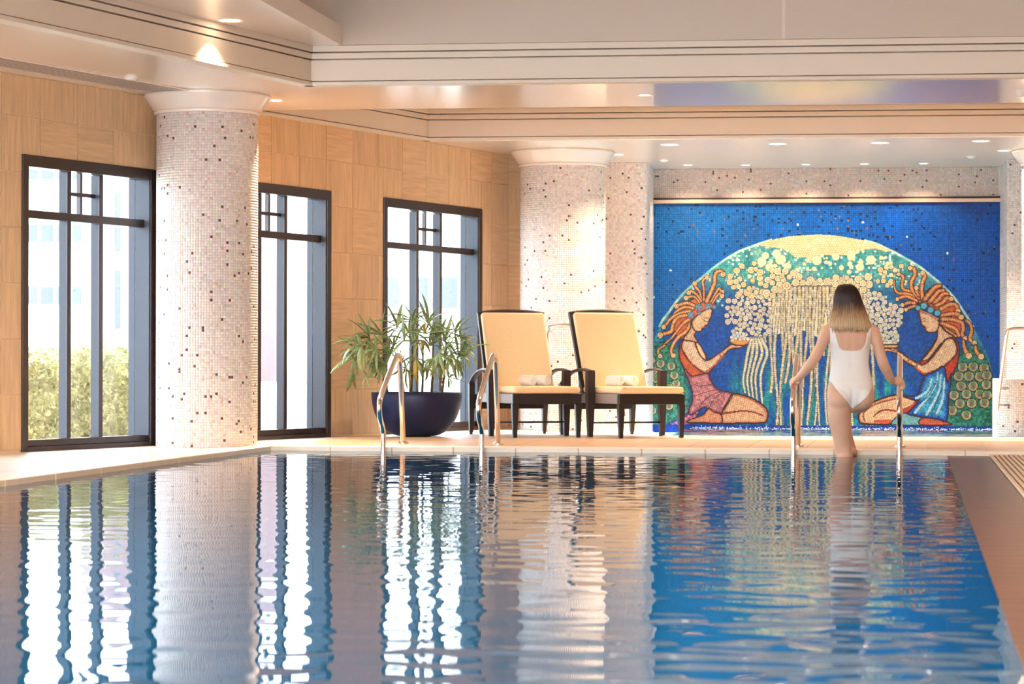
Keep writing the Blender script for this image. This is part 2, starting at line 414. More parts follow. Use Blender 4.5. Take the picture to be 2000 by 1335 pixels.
# basin
mb = MB(); zb = -1.35
mb.box((-.15, -PL, zb), (0, .15, -.012), MP); mb.box((POOL_W, -PL, zb), (POOL_W + .12, 0, -.03), MP); mb.box((-.15, .0, zb), (POOL_W + .2, .15, -.012), MP)
mb.box((-.15, -PL - .2, zb), (POOL_W + .2, -PL, -.012), MP); mb.box((-.15, -PL, zb - .1), (POOL_W + .2, .15, zb), MP)
basin = tag(mb.build('pool_basin', M_BASIN), 'blue tiled pool basin under the water', kind='structure')
mb = MB(); mb.box((POOL_W + .12, -PL, -.25), (POOL_W + LEDGE_W, 0, -.001), MP); mb.box((POOL_W, -PL, -.06), (POOL_W + .12, 0, -.001), MP)
tag(mb.build('trim_10', M_LEDGE), 'wet brown stone overflow ledge along the right of the pool', kind='structure')
# rippled water
def water(name, M, x0, x1, y0, y1, step, waves, mat, label, z=0.0):
    nx = int((x1 - x0) / step) + 1; ny = int((y1 - y0) / step) + 1
    X, Y = np.meshgrid(np.linspace(x0, x1, nx), np.linspace(y0, y1, ny)); Z = np.zeros_like(X)
    for (kx, ky, A, ph) in waves: Z += A * np.cos(kx * X + ky * Y + ph)
    V = np.stack([X.ravel(), Y.ravel(), Z.ravel() + z], 1)
    R = np.array(M.to_3x3()); V = V @ R.T + np.array(M.translation)
    i = np.arange(nx * ny).reshape(ny, nx); F = np.stack([i[:-1, :-1], i[:-1, 1:], i[1:, 1:], i[1:, :-1]], -1).reshape(-1, 4)
    me = quad_mesh(name, V, F, mat); me.polygons.foreach_set('use_smooth', np.ones(len(F), bool))
    return tag(link(name, me), label, kind='structure')
def quad_mesh(name, V, F, mat):
    me = bpy.data.meshes.new(name); me.vertices.add(len(V)); me.vertices.foreach_set('co', np.asarray(V, np.float32).ravel())
    nf = len(F); me.loops.add(nf * 4); me.loops.foreach_set('vertex_index', np.asarray(F, np.int32).ravel())
    me.polygons.add(nf); me.polygons.foreach_set('loop_start', np.arange(0, nf * 4, 4, dtype=np.int32)); me.polygons.foreach_set('loop_total', np.full(nf, 4, np.int32))
    me.materials.append(mat); me.update(calc_edges=True); me.validate(); return me
def ripples(n, l0, l1, spread, slope, seed):
    r = np.random.default_rng(seed); out = []
    for q in range(n):
        lam = l0 * (l1 / l0) ** r.random(); th = r.normal(0, spread); k = 2 * math.pi / lam
        s = slope * math.sqrt(2 / n) * r.uniform(.6, 1.4)
        out.append((k * math.sin(th), k * math.cos(th), s / k, r.uniform(0, 6.28)))
    return out
water('pool_water', MP, -.0, POOL_W + .004, -19.5, -.012, .027, ripples(40, .11, .32, .78, .0105, 4) + ripples(14, .3, .8, .5, .0034, 8), M_WATER, 'rippled pool water mirroring the windows and the mosaic')
# overflow grate, one bar at a time
groot = thing('overflow_grate', MP @ Vector((POOL_W + LEDGE_W + GR_W / 2, -9, 0)), 'pale slatted overflow grate along the right pool edge', 'grate')
gm = MB(); gm.box((-.011, -10.2, -.03), (.011, 8.99, .012)); gme = gm.mesh('slat', pmat('pale_grate_plastic', srgb(226, 196, 164), .4), bevel=.003)
ns = 12
Mg = MP.to_3x3().to_4x4()
for k in range(ns):
    o = link('slat', gme, groot); o.matrix_local = Mg @ Matrix.Translation((-GR_W / 2 + .02 + k * (GR_W - .04) / (ns - 1), 0, 0))
bm_ = MB(); bm_.box((-GR_W / 2, -10.2, -.12), (GR_W / 2, 8.99, -.05), Mg); bm_.build('channel', M_LEDGE, groot)
# spa
mb = MB(); 
MS = frame(sl, EM); SW = (sr - sl).length; SD = 4.4
mb.box((-.1, 0, -.9), (SW + .1, .12, -.05), MS); mb.box((-.1, 0, -1.0), (SW + .1, SD, -.9), MS); mb.box((-.1, .12, -.9), (0, SD, -.05), MS); mb.box((SW, .12, -.9), (SW + .1, SD, -.05), MS)
tag(mb.build('spa_basin', M_SPATILE), 'blue tiled basin in front of the mosaic mural', kind='structure')
water('spa_water', MS, .0, SW, .0, SD - .02, .04, ripples(30, .12, .5, 1.2, .09, 9), M_SPAWATER, 'choppy bright blue water at the foot of the mosaic mural', z=-.012)
nc = 9
for k in range(nc):
    a, b = SW * k / nc, SW * (k + 1) / nc
    t = MB(); t.box((a + .0015, -.22, -.05), (b - .0015, .01, ZD + .006)); t.build('coping_stone', M_COPING, floor, bevel=.006, M=MS)

# ------------------------------------------------------------------ mosaic columns, piers, wall above the mural
def tess_colors(n, seed, base=(234, 221, 213)):
    r = np.random.default_rng(seed); B = np.array(base, float)
    c = B * (1 + .03 * r.standard_normal((n, 1))) + r.normal(0, 3, (n, 3))
    q = r.random(n)
    c[q < .17] = np.array((223, 207, 199)) + r.normal(0, 6, ((q < .17).sum(), 3))
    c[q < .05] = np.array((214, 188, 176)) + r.normal(0, 7, ((q < .05).sum(), 3))
    c[q < .017] = np.array((100, 54, 38)) + r.normal(0, 10, ((q < .017).sum(), 3))
    c = np.clip(c, 0, 255) / 255
    return np.where(c <= .04045, c / 12.92, ((c + .055) / 1.055) ** 2.4)
def tess_mesh(name, fn, nu, nv, seed, gap=.10, base=(234, 221, 213), lift=.0022):
    """a field of real tesserae: fn(u, v, lift) -> points, u and v in tile counts"""
    U, Vv = np.meshgrid(np.arange(nu), np.arange(nv)); U = U.ravel(); Vv = Vv.ravel(); n = len(U); g = gap / 2; c = gap * .35
    rows = []
    for (a, b, h) in ((g, g, 0), (1 - g, g, 0), (1 - g, 1 - g, 0), (g, 1 - g, 0), (g + c, g + c, lift), (1 - g - c, g + c, lift), (1 - g - c, 1 - g - c, lift), (g + c, 1 - g - c, lift)):
        rows.append(fn(U + a, Vv + b, h))
    V = np.stack(rows, 1).reshape(-1, 3); b = (np.arange(n) * 8)[:, None]
    F = np.concatenate([b + np.array(f)[None] for f in ((4, 5, 6, 7), (0, 1, 5, 4), (1, 2, 6, 5), (2, 3, 7, 6), (3, 0, 4, 7))], 1).reshape(-1, 4)
    me = quad_mesh(name, V, F, M_TESS); col = np.repeat(tess_colors(n, seed, base), 5, 0)
    a = me.attributes.new('tess', 'FLOAT_COLOR', 'FACE'); a.data.foreach_set('color', np.concatenate([col, np.ones((len(col), 1))], 1).astype(np.float32).ravel())
    return me
TP = .0212
def column(pos, r, label, seed, cap_top=None):
    root = thing('column', pos, label, 'column', kind='structure'); root.location.z = ZD
    H = ZC - ZD - .14; n = int(round(2 * math.pi * r / TP)); nv = int(H / TP)
    s = MB(); s.lathe([(r, -.02), (r, H + .02)], 96, cap=True); s.build('grout_core', M_TGROUT, root, smooth='auto')
    def fn(u, v, h):
        a = u / n * 2 * math.pi; return np.stack([(r + .0008 + h) * np.cos(a), (r + .0008 + h) * np.sin(a), .002 + v * (H / nv)], 1)
    o = link('mosaic_shaft', tess_mesh('mosaic_shaft', fn, n, nv, seed), root); o['kind'] = 'stuff'
    c = MB(); z = ZC - ZD
    c.lathe([(r - .01, z - .16), (r + .018, z - .16), (r + .026, z - .152), (r + .026, z - .140), (r + .018, z - .132), (r + .03, z - .125), (r + .065, z - .072), (r + .095, z - .028), (r + .102, z - .02), (r + .102, z - .008), (r + .094, z - .002), (r + .094, z)], 96)
    c.build('capital', M_PAINT, root, smooth='auto')
    return root
column(Vector((-2.398, 20.12, 0)), .394, 'large mosaic column between the first two windows', 1)
column(Vector((.50, 25.40, 0)), .420, 'mosaic column behind the two loungers', 2)
column(Vector((5.43, 25.1, 0)), .425, 'mosaic column cut by the right edge of the photo', 3)
def pier(name, poly, label, seed, round_at=None):
    root = thing(name, Vector((*poly[0], ZD)), label, kind='structure'); p0 = Vector((*poly[0], 0))
    mb = MB(); mb.prism([(a - p0.x, b - p0.y) for a, b in poly], -.3, ZC - ZD); mb.build('grout_core', M_TGROUT, root)
    H = ZC - ZD; nv = int(H / TP)
    fields = []
    for i in range(len(poly) - 1):
        A = Vector((*poly[i], 0)) - p0; B = Vector((*poly[i + 1], 0)) - p0; L = (B - A).length; n = max(1, int(round(L / TP))); d = (B - A) / L; nn = Vector((d.y, -d.x, 0))
        def fn(u, v, h, A=A, d=d, nn=nn, L=L, n=n):
            q = u / n * L; return np.stack([A.x + d.x * q + nn.x * (.0008 + h), A.y + d.y * q + nn.y * (.0008 + h), v * (H / nv)], 1)
        o = link('mosaic_face', tess_mesh('mosaic_face', fn, n, nv, seed + i), root); o['kind'] = 'stuff'
    return root
fl = Vector((.95, 26.72, 0)); fr_ = fl + EM * .36
arcp = []
cc = fr_ + EM * .0 - NM * .10
for k in range(7):
    a = k / 6 * math.pi / 2; arcp.append((fr_ - NM * .10 + NM * .10 * math.cos(a) + EM * .10 * math.sin(a))[:2])
endL = (fr_ + EM * .10 - NM * 1.2)[:2]
poly = [fl[:2]] + arcp + [endL]
pier('pier', poly, 'mosaic pier on the left of the mural', 11)
rb = mur(MUR_R); rf = rb + NM * 1.0
pier('pier', [(rb - NM * .05)[:2], rf[:2], (rf + EM * .8)[:2], (rb + EM * .8)[:2]], 'mosaic pier on the right of the mural', 21)
# mural wall
MM = frame(mur(MUR_L), EM); MLEN = (mur(MUR_R) - mur(MUR_L)).length; MUR_T = 2.405
mb = MB(); mb.box((-.6, .012, -.9), (MLEN + .6, .2, ZC), MM)
wall_mural = tag(mb.build('wall_far', M_TGROUT), 'far wall carrying the mosaic mural', kind='structure')
nu, nv = int(MLEN / TP), int((ZC - MUR_T - .07) / TP)
def fn(u, v, h):
    q = u * TP; z = MUR_T + .07 + v * ((ZC - MUR_T - .07) / nv); R = np.array(MM.to_3x3()); p = np.stack([q, 0 * q + .011 - h, z], 1); return p @ R.T + np.array(MM.translation)
o = link('mosaic_band', tess_mesh('mosaic_band', fn, nu, nv, 31, base=(216, 190, 172)), wall_mural); o['kind'] = 'stuff'
# ------------------------------------------------------------------ mural design
# The design is drawn in its own flat coordinates (x right, y down, 705 x 452
# units for the 3.86 m wide mosaic) and read out once per tessera.
class Canvas:
    def __init__(s, x0, x1, y0, y1, pitch):
        s.nx = int(round((x1 - x0) / pitch)); s.ny = int(round((y1 - y0) / pitch))
        s.xs = x0 + (np.arange(s.nx) + .5) * (x1 - x0) / s.nx
        s.ys = y0 + (np.arange(s.ny) + .5) * (y1 - y0) / s.ny
        s.X, s.Y = np.meshgrid(s.xs, s.ys)
        s.col = np.zeros((s.ny, s.nx, 3)); s.rid = np.zeros((s.ny, s.nx), int)
        s.rng = np.random.default_rng(7)
        tx = np.floor(s.X / 4.1).astype(int); ty = np.floor(s.Y / 4.1).astype(int)
        tab = s.rng.random((400, 400, 3))
        s.tile = tab[ty % 400, tx % 400]            # random triple per 4-unit tessera
        s.tx, s.ty = tx, ty

    def win(s, pts, pad):
        p = np.asarray(pts); 
        i0 = np.searchsorted(s.xs, p[:, 0].min() - pad); i1 = np.searchsorted(s.xs, p[:, 0].max() + pad)
        j0 = np.searchsorted(s.ys, p[:, 1].min() - pad); j1 = np.searchsorted(s.ys, p[:, 1].max() + pad)
        return slice(j0, max(j1, j0)), slice(i0, max(i1, i0))

    def seg(s, pts, W, closed):
        x = s.X[W]; y = s.Y[W]; best = np.full(x.shape, 1e9); arc = np.zeros(x.shape); acc = 0
        p = list(pts) + ([pts[0]] if closed else [])
        for (ax, ay), (bx, by) in zip(p[:-1], p[1:]):
            dx, dy = bx - ax, by - ay; l2 = dx * dx + dy * dy + 1e-9
            t = np.clip(((x - ax) * dx + (y - ay) * dy) / l2, 0, 1)
            d = np.hypot(x - ax - t * dx, y - ay - t * dy)
            m = d < best; best = np.where(m, d, best); arc = np.where(m, acc + t * math.sqrt(l2), arc)
            acc += math.sqrt(l2)
        return best, arc, acc

    def inside(s, pts, W):
        x = s.X[W]; y = s.Y[W]; r = np.zeros(x.shape, bool); n = len(pts)
        for k in range(n):
            ax, ay = pts[k]; bx, by = pts[(k + 1) % n]
            if ay == by: continue
            c = (ay > y) != (by > y)
            r ^= c & (x < (bx - ax) * (y - ay) / (by - ay) + ax)
        return r

    def put(s, W, m, c, rid):
        s.col[W] = np.where(m[..., None], c, s.col[W])
        if rid is not None: s.rid[W] = np.where(m, rid, s.rid[W])

    def poly(s, pts, fill, edge=None, ew=5, line=(38, 20, 26), lw=1.2, rid=None, smooth=True, grout=None, jit=.10):
        p = spline(pts, True) if smooth else pts
        W = s.win(p, lw + 1); m = s.inside(p, W)
        if m.size == 0: return
        d, arc, tot = s.seg(p, W, True)
        c = np.ones(m.shape + (3,)) * np.array(fill, float)
        if edge is not None:
            k = np.clip(d / ew, 0, 1)[..., None]; k = k * k * (3 - 2 * k)
            c = np.array(edge, float) * (1 - k) + c * k
        c = c * (1 + jit * (s.tile[W][..., :1] - .5) * 2 + .25 * jit * (s.tile[W] - .5))
        if grout is not None:
            a, pit, dk = grout; x = s.X[W]; y = s.Y[W]
            q = x * math.cos(a) + y * math.sin(a); r = -x * math.sin(a) + y * math.cos(a)
            g = (np.mod(q, pit) < pit * .27) | (np.mod(r, pit) < pit * .27)
            c = np.where(g[..., None], c * dk, c)
        s.put(W, m, c, rid)
        if line is not None: s.put(W, (d < lw), np.array(line, float) * np.ones(m.shape + (3,)), rid)

    def stroke(s, pts, w0, w1, fill, edge=None, line=(45, 24, 26), lw=1.1, rid=None, tick=4.2, smooth=True, jit=.1):
        p = spline(pts, False) if smooth else pts
        W = s.win(p, max(w0, w1) + lw + 1); d, arc, tot = s.seg(p, W, False)
        if d.size == 0: return
        w = w0 + (w1 - w0) * arc / max(tot, 1e-6)
        if line is not None: s.put(W, d < w + lw, np.array(line, float) * np.ones(d.shape + (3,)), rid)
        c = np.ones(d.shape + (3,)) * np.array(fill, float)
        if edge is not None:
            k = np.clip(1 - d / w, 0, 1)[..., None]
            c = np.array(edge, float) * (1 - k) + c * k
        c = c * (1 + jit * (s.tile[W][..., :1] - .5) * 2 + .2 * jit * (s.tile[W] - .5))
        if tick: c = np.where((np.mod(arc, tick) < tick * .25)[..., None], c * .72, c)
        s.put(W, d < w, c, rid)

    def disc(s, x, y, r, fill, ring=None, line=(60, 45, 50), lw=.9, rid=None):
        W = s.win([(x, y)], r + lw + 1); d = np.hypot(s.X[W] - x, s.Y[W] - y)
        if d.size == 0: return
        if line is not None: s.put(W, d < r + lw, np.array(line, float) * np.ones(d.shape + (3,)), rid)
        c = np.ones(d.shape + (3,)) * np.array(fill, float)
        if ring is not None:
            c = np.where(((d > r * .35) & (d < r * .62))[..., None], np.array(ring, float), c)
        c = c * (1 + .1 * (s.tile[W] - .5))
        s.put(W, d < r, c, rid)


def spline(pts, closed, n=6):
    P = [np.array(p, float) for p in pts]; out = []; N = len(P)
    for i in range(N if closed else N - 1):
        if closed: a, b, c, d = P[i - 1], P[i], P[(i + 1) % N], P[(i + 2) % N]
        else: a, b, c, d = P[max(i - 1, 0)], P[i], P[i + 1], P[min(i + 2, N - 1)]
        for k in range(n):
            t = k / n
            q = .5 * (2 * b + (c - a) * t + (2 * a - 5 * b + 4 * c - d) * t * t + (3 * b - a - 3 * c + d) * t ** 3)
            out.append((float(q[0]), float(q[1])))
    if not closed: out.append((float(P[-1][0]), float(P[-1][1])))
    return out


def vnoise(x, y, sc, seed):
    r = np.random.default_rng(seed).random((256, 256))
    u, v = x / sc, y / sc; i, j = np.floor(u).astype(int), np.floor(v).astype(int); f, g = u - i, v - j
    f = f * f * (3 - 2 * f); g = g * g * (3 - 2 * g)
    a = r[j % 256, i % 256]; b = r[j % 256, (i + 1) % 256]; c = r[(j + 1) % 256, i % 256]; d = r[(j + 1) % 256, (i + 1) % 256]
    return (a * (1 - f) + b * f) * (1 - g) + (c * (1 - f) + d * f) * g


FIELD, DOME, CASCADE, LEFT_FIGURE, RIGHT_FIGURE = 0, 1, 2, 3, 4


def paint_mural(pitch=1.15):
    K = Canvas(1248, 1953, 394, 850, pitch)
    X, Y, T = K.X, K.Y, K.tile
    A = lambda *c: np.array(c, float)
    def mix(a, b, k): return a * (1 - k[..., None]) + b * k[..., None]
    # blue field with scattered dark, rust and pale tesserae
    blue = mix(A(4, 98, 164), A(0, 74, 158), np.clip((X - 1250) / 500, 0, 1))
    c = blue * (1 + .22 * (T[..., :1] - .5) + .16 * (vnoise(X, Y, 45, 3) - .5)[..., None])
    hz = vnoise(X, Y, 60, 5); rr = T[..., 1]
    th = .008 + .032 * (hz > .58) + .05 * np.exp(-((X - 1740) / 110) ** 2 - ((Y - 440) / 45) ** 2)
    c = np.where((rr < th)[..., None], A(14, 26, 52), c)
    c = np.where(((rr > .985) & (hz > .5))[..., None], A(105, 90, 105), c)
    c = np.where((rr > .9985)[..., None], A(225, 235, 250), c)
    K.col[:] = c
    # the dome
    arc = [(1258, 838), (1257, 780), (1260, 730), (1271, 680), (1280, 659), (1293, 629), (1308, 609), (1325, 585), (1347, 562), (1371, 542),
           (1400, 518), (1440, 492), (1475, 478), (1508, 467), (1545, 459.5), (1600, 456.5), (1637, 459), (1684, 467), (1711, 474), (1738, 486.5),
           (1765, 501), (1796, 519.5), (1815, 534.5), (1835, 551), (1853, 569), (1869, 588), (1884, 611), (1899, 635), (1913, 662), (1928, 693),
           (1936, 720), (1942, 756), (1944, 787), (1946, 835)]
    sp = spline(arc, False); W = (slice(0, K.ny), slice(0, K.nx))
    dome = K.inside(sp, W) & (Y < 835)
    n1 = vnoise(X, Y, 26, 11); n2 = vnoise(X, Y, 12, 12); n3 = vnoise(X, Y, 7, 21)
    teal = mix(A(44, 128, 138), A(96, 172, 158), n2)
    teal = mix(teal, A(150, 190, 170), np.clip((n1 - .62) * 3, 0, .6))
    deep = mix(A(4, 68, 152), A(14, 76, 146), n2)
    low = np.clip((Y - 548) / 55 + (n1 - .5) * 1.0, 0, 1)
    side = np.clip((np.abs(X - 1602) - 285) / 30 + (n1 - .5), 0, 1)
    d = mix(teal, deep, low * (1 - .8 * side))
    grn = mix(A(34, 96, 78), A(20, 118, 128), n2)
    d = mix(d, grn, np.clip((Y - 690) / 40, 0, 1) * np.clip((np.abs(X - 1602) - 235) / 30, 0, 1))
    # green-teal drips at the foot of the falls
    st = vnoise(X, Y * .12, 6, 31)
    fall = np.clip((Y - 690) / 60, 0, 1) * np.clip(1 - (np.abs(X - 1602) - 130) / 60, 0, 1)
    d = mix(d, mix(A(20, 120, 130), A(40, 150, 140), n3), np.clip(fall * (st * 2.2 - .6), 0, 1))
    d = d * (1 + .35 * (T[..., :1] - .5))
    wh = (T[..., 2] > .955 - .10 * (Y < 550)) & (Y < 600)
    d = np.where(wh[..., None], A(205, 225, 215), d)
    K.col[:] = np.where(dome[..., None], d, K.col); K.rid[dome] = DOME
    gl = ((np.mod(X, 4.1) < 1.15) | (np.mod(Y, 4.1) < 1.15)) & ~dome; K.col[gl] *= .74
    gl = ((np.mod(X, 4.1) < 1.15) | (np.mod(Y, 4.1) < 1.15)) & dome; K.col[gl] *= .86
    # pale arc of the rim
    dd, ar, tt = K.seg(sp, W, False)
    rim = (dd < 2.2) & (Y < 640) & (np.abs(X - 1600) > 90)
    K.put(W, rim, mix(A(120, 185, 180), A(215, 225, 190), n3), DOME)
    # cream cap
    cream = mix(A(222, 198, 150), A(234, 216, 176), n2) * (1 + .10 * (T[..., :1] - .5))
    capp = [(1482, 476), (1508, 467), (1545, 459.5), (1600, 456.5), (1637, 459), (1684, 467), (1712, 474.5), (1745, 490), (1730, 490), (1706, 484), (1684, 488), (1672, 497),
            (1665, 505), (1657, 498), (1642, 497), (1634, 505), (1626, 497), (1605, 498), (1597, 509), (1583, 508), (1579, 502), (1553, 501), (1546, 493), (1528, 484), (1500, 481)]
    m = K.inside(capp, W); g = (np.mod(Y + 3 * np.sin(X / 23), 4.3) < 1.0) | (np.mod(X + 2.2 * (np.floor((Y + 3 * np.sin(X / 23)) / 4.3) % 2), 4.6) < .9)
    K.put(W, m, np.where(g[..., None], cream * A(.84, .78, .66), cream), CASCADE)
    rng = np.random.default_rng(5)
    for q in range(46):                                   # loose cream patches under the cap
        x = rng.uniform(1440, 1790); y = 480 + abs(x - 1602) * .16 + rng.uniform(4, 52) - 8
        K.disc(x, y, rng.uniform(1.5, 4.8), (232, 214, 168), line=None, rid=CASCADE)
    for (x, y, r) in [(1490, 510, 9), (1497, 498, 7), (1505, 521, 8), (1519, 494, 8), (1527, 506, 10), (1540, 519, 7), (1555, 535, 8), (1635, 501, 7), (1665, 500, 8), (1662, 515, 5), (1682, 521, 8), (1703, 507, 9), (1646, 522, 5), (1624, 514, 4), (1598, 508, 9)]:
        K.disc(x, y, r, (236, 218, 172), line=None, rid=CASCADE)
    # cascade: solid curtain on top, separate strands below
    cur = [(1513, 620), (1514, 590), (1518, 570), (1530, 560), (1560, 549), (1600, 546), (1650, 546), (1688, 550), (1700, 575), (1704, 630), (1703, 660), (1690, 655), (1678, 648), (1660, 658), (1640, 664), (1622, 650), (1602, 662), (1586, 652), (1570, 646), (1552, 660), (1536, 650), (1513, 656)]
    m = K.inside(cur, W)
    K.put(W, m, mix(A(224, 204, 160), A(238, 222, 186), n3), CASCADE)
    for k in range(24):
        x0 = 1516 + k * 7.9 + rng.uniform(-1, 1); xb = 1506 + k * 8.8 + rng.uniform(-4, 4); ph = rng.uniform(0, 6.3); am = rng.uniform(2.5, 6)
        end = 836 if k % 4 else rng.uniform(690, 790)
        pts = [(x0 + (xb - x0) * t + am * math.sin(ph + 6.0 * t) * min(1, t * 2.4), 560 + (end - 560) * t) for t in np.linspace(0, 1, 12)]
        fillc = [(228, 208, 164), (226, 216, 190), (212, 202, 174)][k % 3]
        K.stroke(pts, 3.5, rng.uniform(1.4, 2.8), fillc, edge=(196, 166, 124), line=(30, 62, 98) if k % 2 else (84, 66, 56), lw=.75, rid=CASCADE, tick=4.3, jit=.14)
        if k % 3 == 0:
            p2 = [(a + 4.6 + 2 * math.sin(b * .03 + ph), b) for a, b in pts if b > 655]
            if len(p2) > 2: K.stroke(p2, 1.6, 1.0, [(40, 130, 140), (96, 150, 140)][k % 2], line=(16, 50, 90), lw=.5, rid=CASCADE, tick=4.3)
    # flowers / bubbles
    def cluster(poly, n, r0, r1, seed, tint=(246, 228, 190)):
        rg = np.random.default_rng(seed); P = np.array(poly); got = []; tries = 0
        while len(got) < n and tries < 6000:
            tries += 1
            x = rg.uniform(P[:, 0].min(), P[:, 0].max()); y = rg.uniform(P[:, 1].min(), P[:, 1].max())
            ok = False; j = len(P) - 1
            for i in range(len(P)):
                if (P[i, 1] > y) != (P[j, 1] > y) and x < (P[j, 0] - P[i, 0]) * (y - P[i, 1]) / (P[j, 1] - P[i, 1]) + P[i, 0]: ok = not ok
                j = i
            r = rg.uniform(r0, r1)
            if ok and all(math.hypot(x - a, y - b) > (r + q) * .86 for a, b, q in got): got.append((x, y, r))
        for x, y, r in got:
            f = np.array(tint) * rg.uniform(.93, 1.04)
            K.disc(x, y, r, np.clip(f, 0, 255), ring=np.array(f) * A(.86, .74, .62), rid=CASCADE)
    cluster([(1420, 590), (1440, 572), (1475, 560), (1508, 580), (1510, 640), (1498, 668), (1470, 664), (1430, 662), (1436, 640), (1418, 625)], 95, 3.2, 6.0, 1, (226, 216, 196))
    cluster([(1420, 560), (1432, 520), (1470, 505), (1500, 545), (1490, 580), (1440, 575)], 22, 4.5, 6.8, 2, (240, 214, 160))
    cluster([(1494, 548), (1512, 524), (1560, 530), (1566, 550), (1528, 566), (1512, 580), (1498, 575)], 24, 5.0, 8.0, 3, (232, 214, 172))
    cluster([(1560, 552), (1565, 543), (1700, 540), (1708, 556), (1690, 570), (1640, 556)], 18, 4.5, 7.5, 4, (232, 214, 172))
    cluster([(1690, 590), (1700, 570), (1722, 575), (1735, 590), (1764, 606), (1766, 625), (1752, 650), (1757, 672), (1722, 674), (1712, 640), (1695, 620)], 95, 3.4, 6.2, 6, (228, 220, 202))
    cluster([(1700, 545), (1735, 505), (1768, 505), (1770, 525), (1745, 555), (1725, 575)], 12, 4.2, 5.6, 8, (240, 222, 170))
    HL, HE, DK = (246, 190, 112), (196, 96, 44), (52, 26, 24)
    SK, SE, RD = (240, 186, 142), (214, 112, 62), (198, 66, 28)
    GR = (.35, 4.2, .74)
    # ---- left figure -------------------------------------------------------
    R = LEFT_FIGURE
    K.poly([(1258, 836), (1256, 760), (1270, 690), (1300, 668), (1332, 690), (1345, 750), (1350, 800), (1345, 834)], (52, 112, 92), (30, 92, 92), 8, line=None, rid=R, jit=.3)
    for (x, y) in [(1272, 705), (1291, 712), (1278, 726), (1312, 717), (1281, 742), (1318, 735), (1263, 742), (1322, 752), (1290, 757), (1270, 762), (1308, 760), (1330, 776), (1276, 782), (1308, 796), (1275, 806), (1292, 778)]:
        K.disc(x, y + 1, 8, (172, 164, 116), line=(26, 40, 36), lw=1.3, rid=R); K.disc(x, y - 2, 4.6, (96, 126, 92), line=None, rid=R)
        K.disc(x, y + 3, 2.6, (150, 92, 82), line=(60, 110, 100), rid=R)
    K.poly([(1345, 742), (1355, 770), (1352, 800), (1330, 822), (1306, 834), (1350, 834), (1372, 800), (1380, 770), (1360, 745)], (168, 92, 112), (70, 80, 140), 6, line=(40, 40, 90), rid=R, jit=.35)
    def hair(l, w0=2.2, w1=3.4, curl=True):
        K.stroke(l, w0, w1, HL, edge=HE, line=DK, lw=1.3, rid=R)
        if curl: K.disc(l[-1][0], l[-1][1], w1 + 1.6, (245, 206, 146), ring=(190, 110, 60), line=DK, lw=1.1, rid=R)
    K.poly([(1352, 585), (1372, 578), (1394, 588), (1396, 600), (1352, 632), (1344, 652), (1330, 664), (1312, 640), (1322, 610), (1335, 595)], (205, 98, 48), (150, 60, 36), 5, line=DK, rid=R)
    for l in ([(1372, 590), (1368, 570), (1360, 560), (1358, 553)], [(1376, 588), (1376, 565), (1374, 548), (1382, 541)], [(1372, 590), (1362, 575), (1350, 568), (1346, 572)],
              [(1368, 592), (1358, 580), (1344, 580), (1341, 582)], [(1390, 590), (1400, 572), (1406, 563), (1412, 570)], [(1393, 593), (1402, 578), (1408, 573), (1412, 578)]):
        hair(l, 1.6, 2.6)
    hair([(1381, 590), (1390, 570), (1397, 552), (1398, 536), (1404, 529), (1413, 530), (1414, 535)], 3.6, 3.2)
    hair([(1358, 598), (1345, 592), (1333, 594), (1322, 598)], 3.4, 3.0)
    hair([(1356, 603), (1340, 600), (1326, 606), (1318, 614)], 3.0, 2.6, False)
    hair([(1350, 608), (1330, 612), (1312, 622), (1304, 632), (1297, 640)], 3.0, 2.8)
    hair([(1344, 616), (1326, 620), (1316, 632), (1312, 648), (1300, 653), (1290, 656)], 3.2, 3.6)
    hair([(1348, 624), (1334, 634), (1322, 650), (1310, 664), (1296, 676)], 3.4, 1.2, False)
    hair([(1350, 632), (1342, 648), (1326, 660), (1315, 676), (1312, 690), (1316, 697)], 3.6, 2.6)
    hair([(1300, 676), (1288, 684), (1286, 692), (1290, 698)], 1.6, 2.6)
    # back, dress, arm
    K.poly([(1336, 664), (1329, 676), (1328, 698), (1334, 716), (1346, 732), (1360, 744), (1388, 740), (1384, 728), (1380, 700), (1370, 679), (1364, 668), (1350, 660)], (214, 96, 46), RD, 6, rid=R, line=DK, grout=GR)
    K.poly([(1337, 722), (1352, 737), (1370, 734), (1384, 732), (1390, 744), (1396, 756), (1409, 766), (1436, 772), (1432, 786), (1418, 803), (1412, 812), (1390, 806), (1376, 800), (1352, 815), (1347, 806), (1354, 786), (1352, 764), (1345, 744)],
           (196, 122, 120), (150, 74, 84), 7, rid=R, line=(60, 28, 40), grout=(-.3, 4.2, .78), jit=.2)
    for l in ([(1345, 745), (1365, 757), (1392, 754)], [(1356, 778), (1380, 770), (1404, 764)], [(1368, 800), (1384, 780), (1408, 768)], [(1386, 803), (1396, 785), (1412, 770)]):
        K.stroke(l, .7, .7, (90, 44, 56), line=None, rid=R, tick=0)
    K.poly([(1343, 660), (1335, 668), (1333, 684), (1345, 705), (1362, 722), (1378, 731), (1388, 729), (1402, 712), (1417, 695), (1429, 684), (1450, 681), (1452, 676), (1440, 673), (1429, 675), (1409, 690), (1384, 706), (1374, 700), (1362, 680), (1356, 664)],
           (244, 196, 158), SE, 5, rid=R, line=DK, grout=GR)
    K.stroke([(1382, 728), (1400, 714), (1416, 697)], 1.6, 1.0, RD, line=None, rid=R, tick=4)
    K.stroke([(1338, 690), (1352, 712), (1372, 727)], .8, 1.2, (150, 52, 30), line=None, rid=R, tick=0)
    K.poly([(1360, 672), (1366, 672), (1377, 690), (1381, 705), (1374, 702), (1366, 690)], SK, SE, 3, rid=R, line=DK)
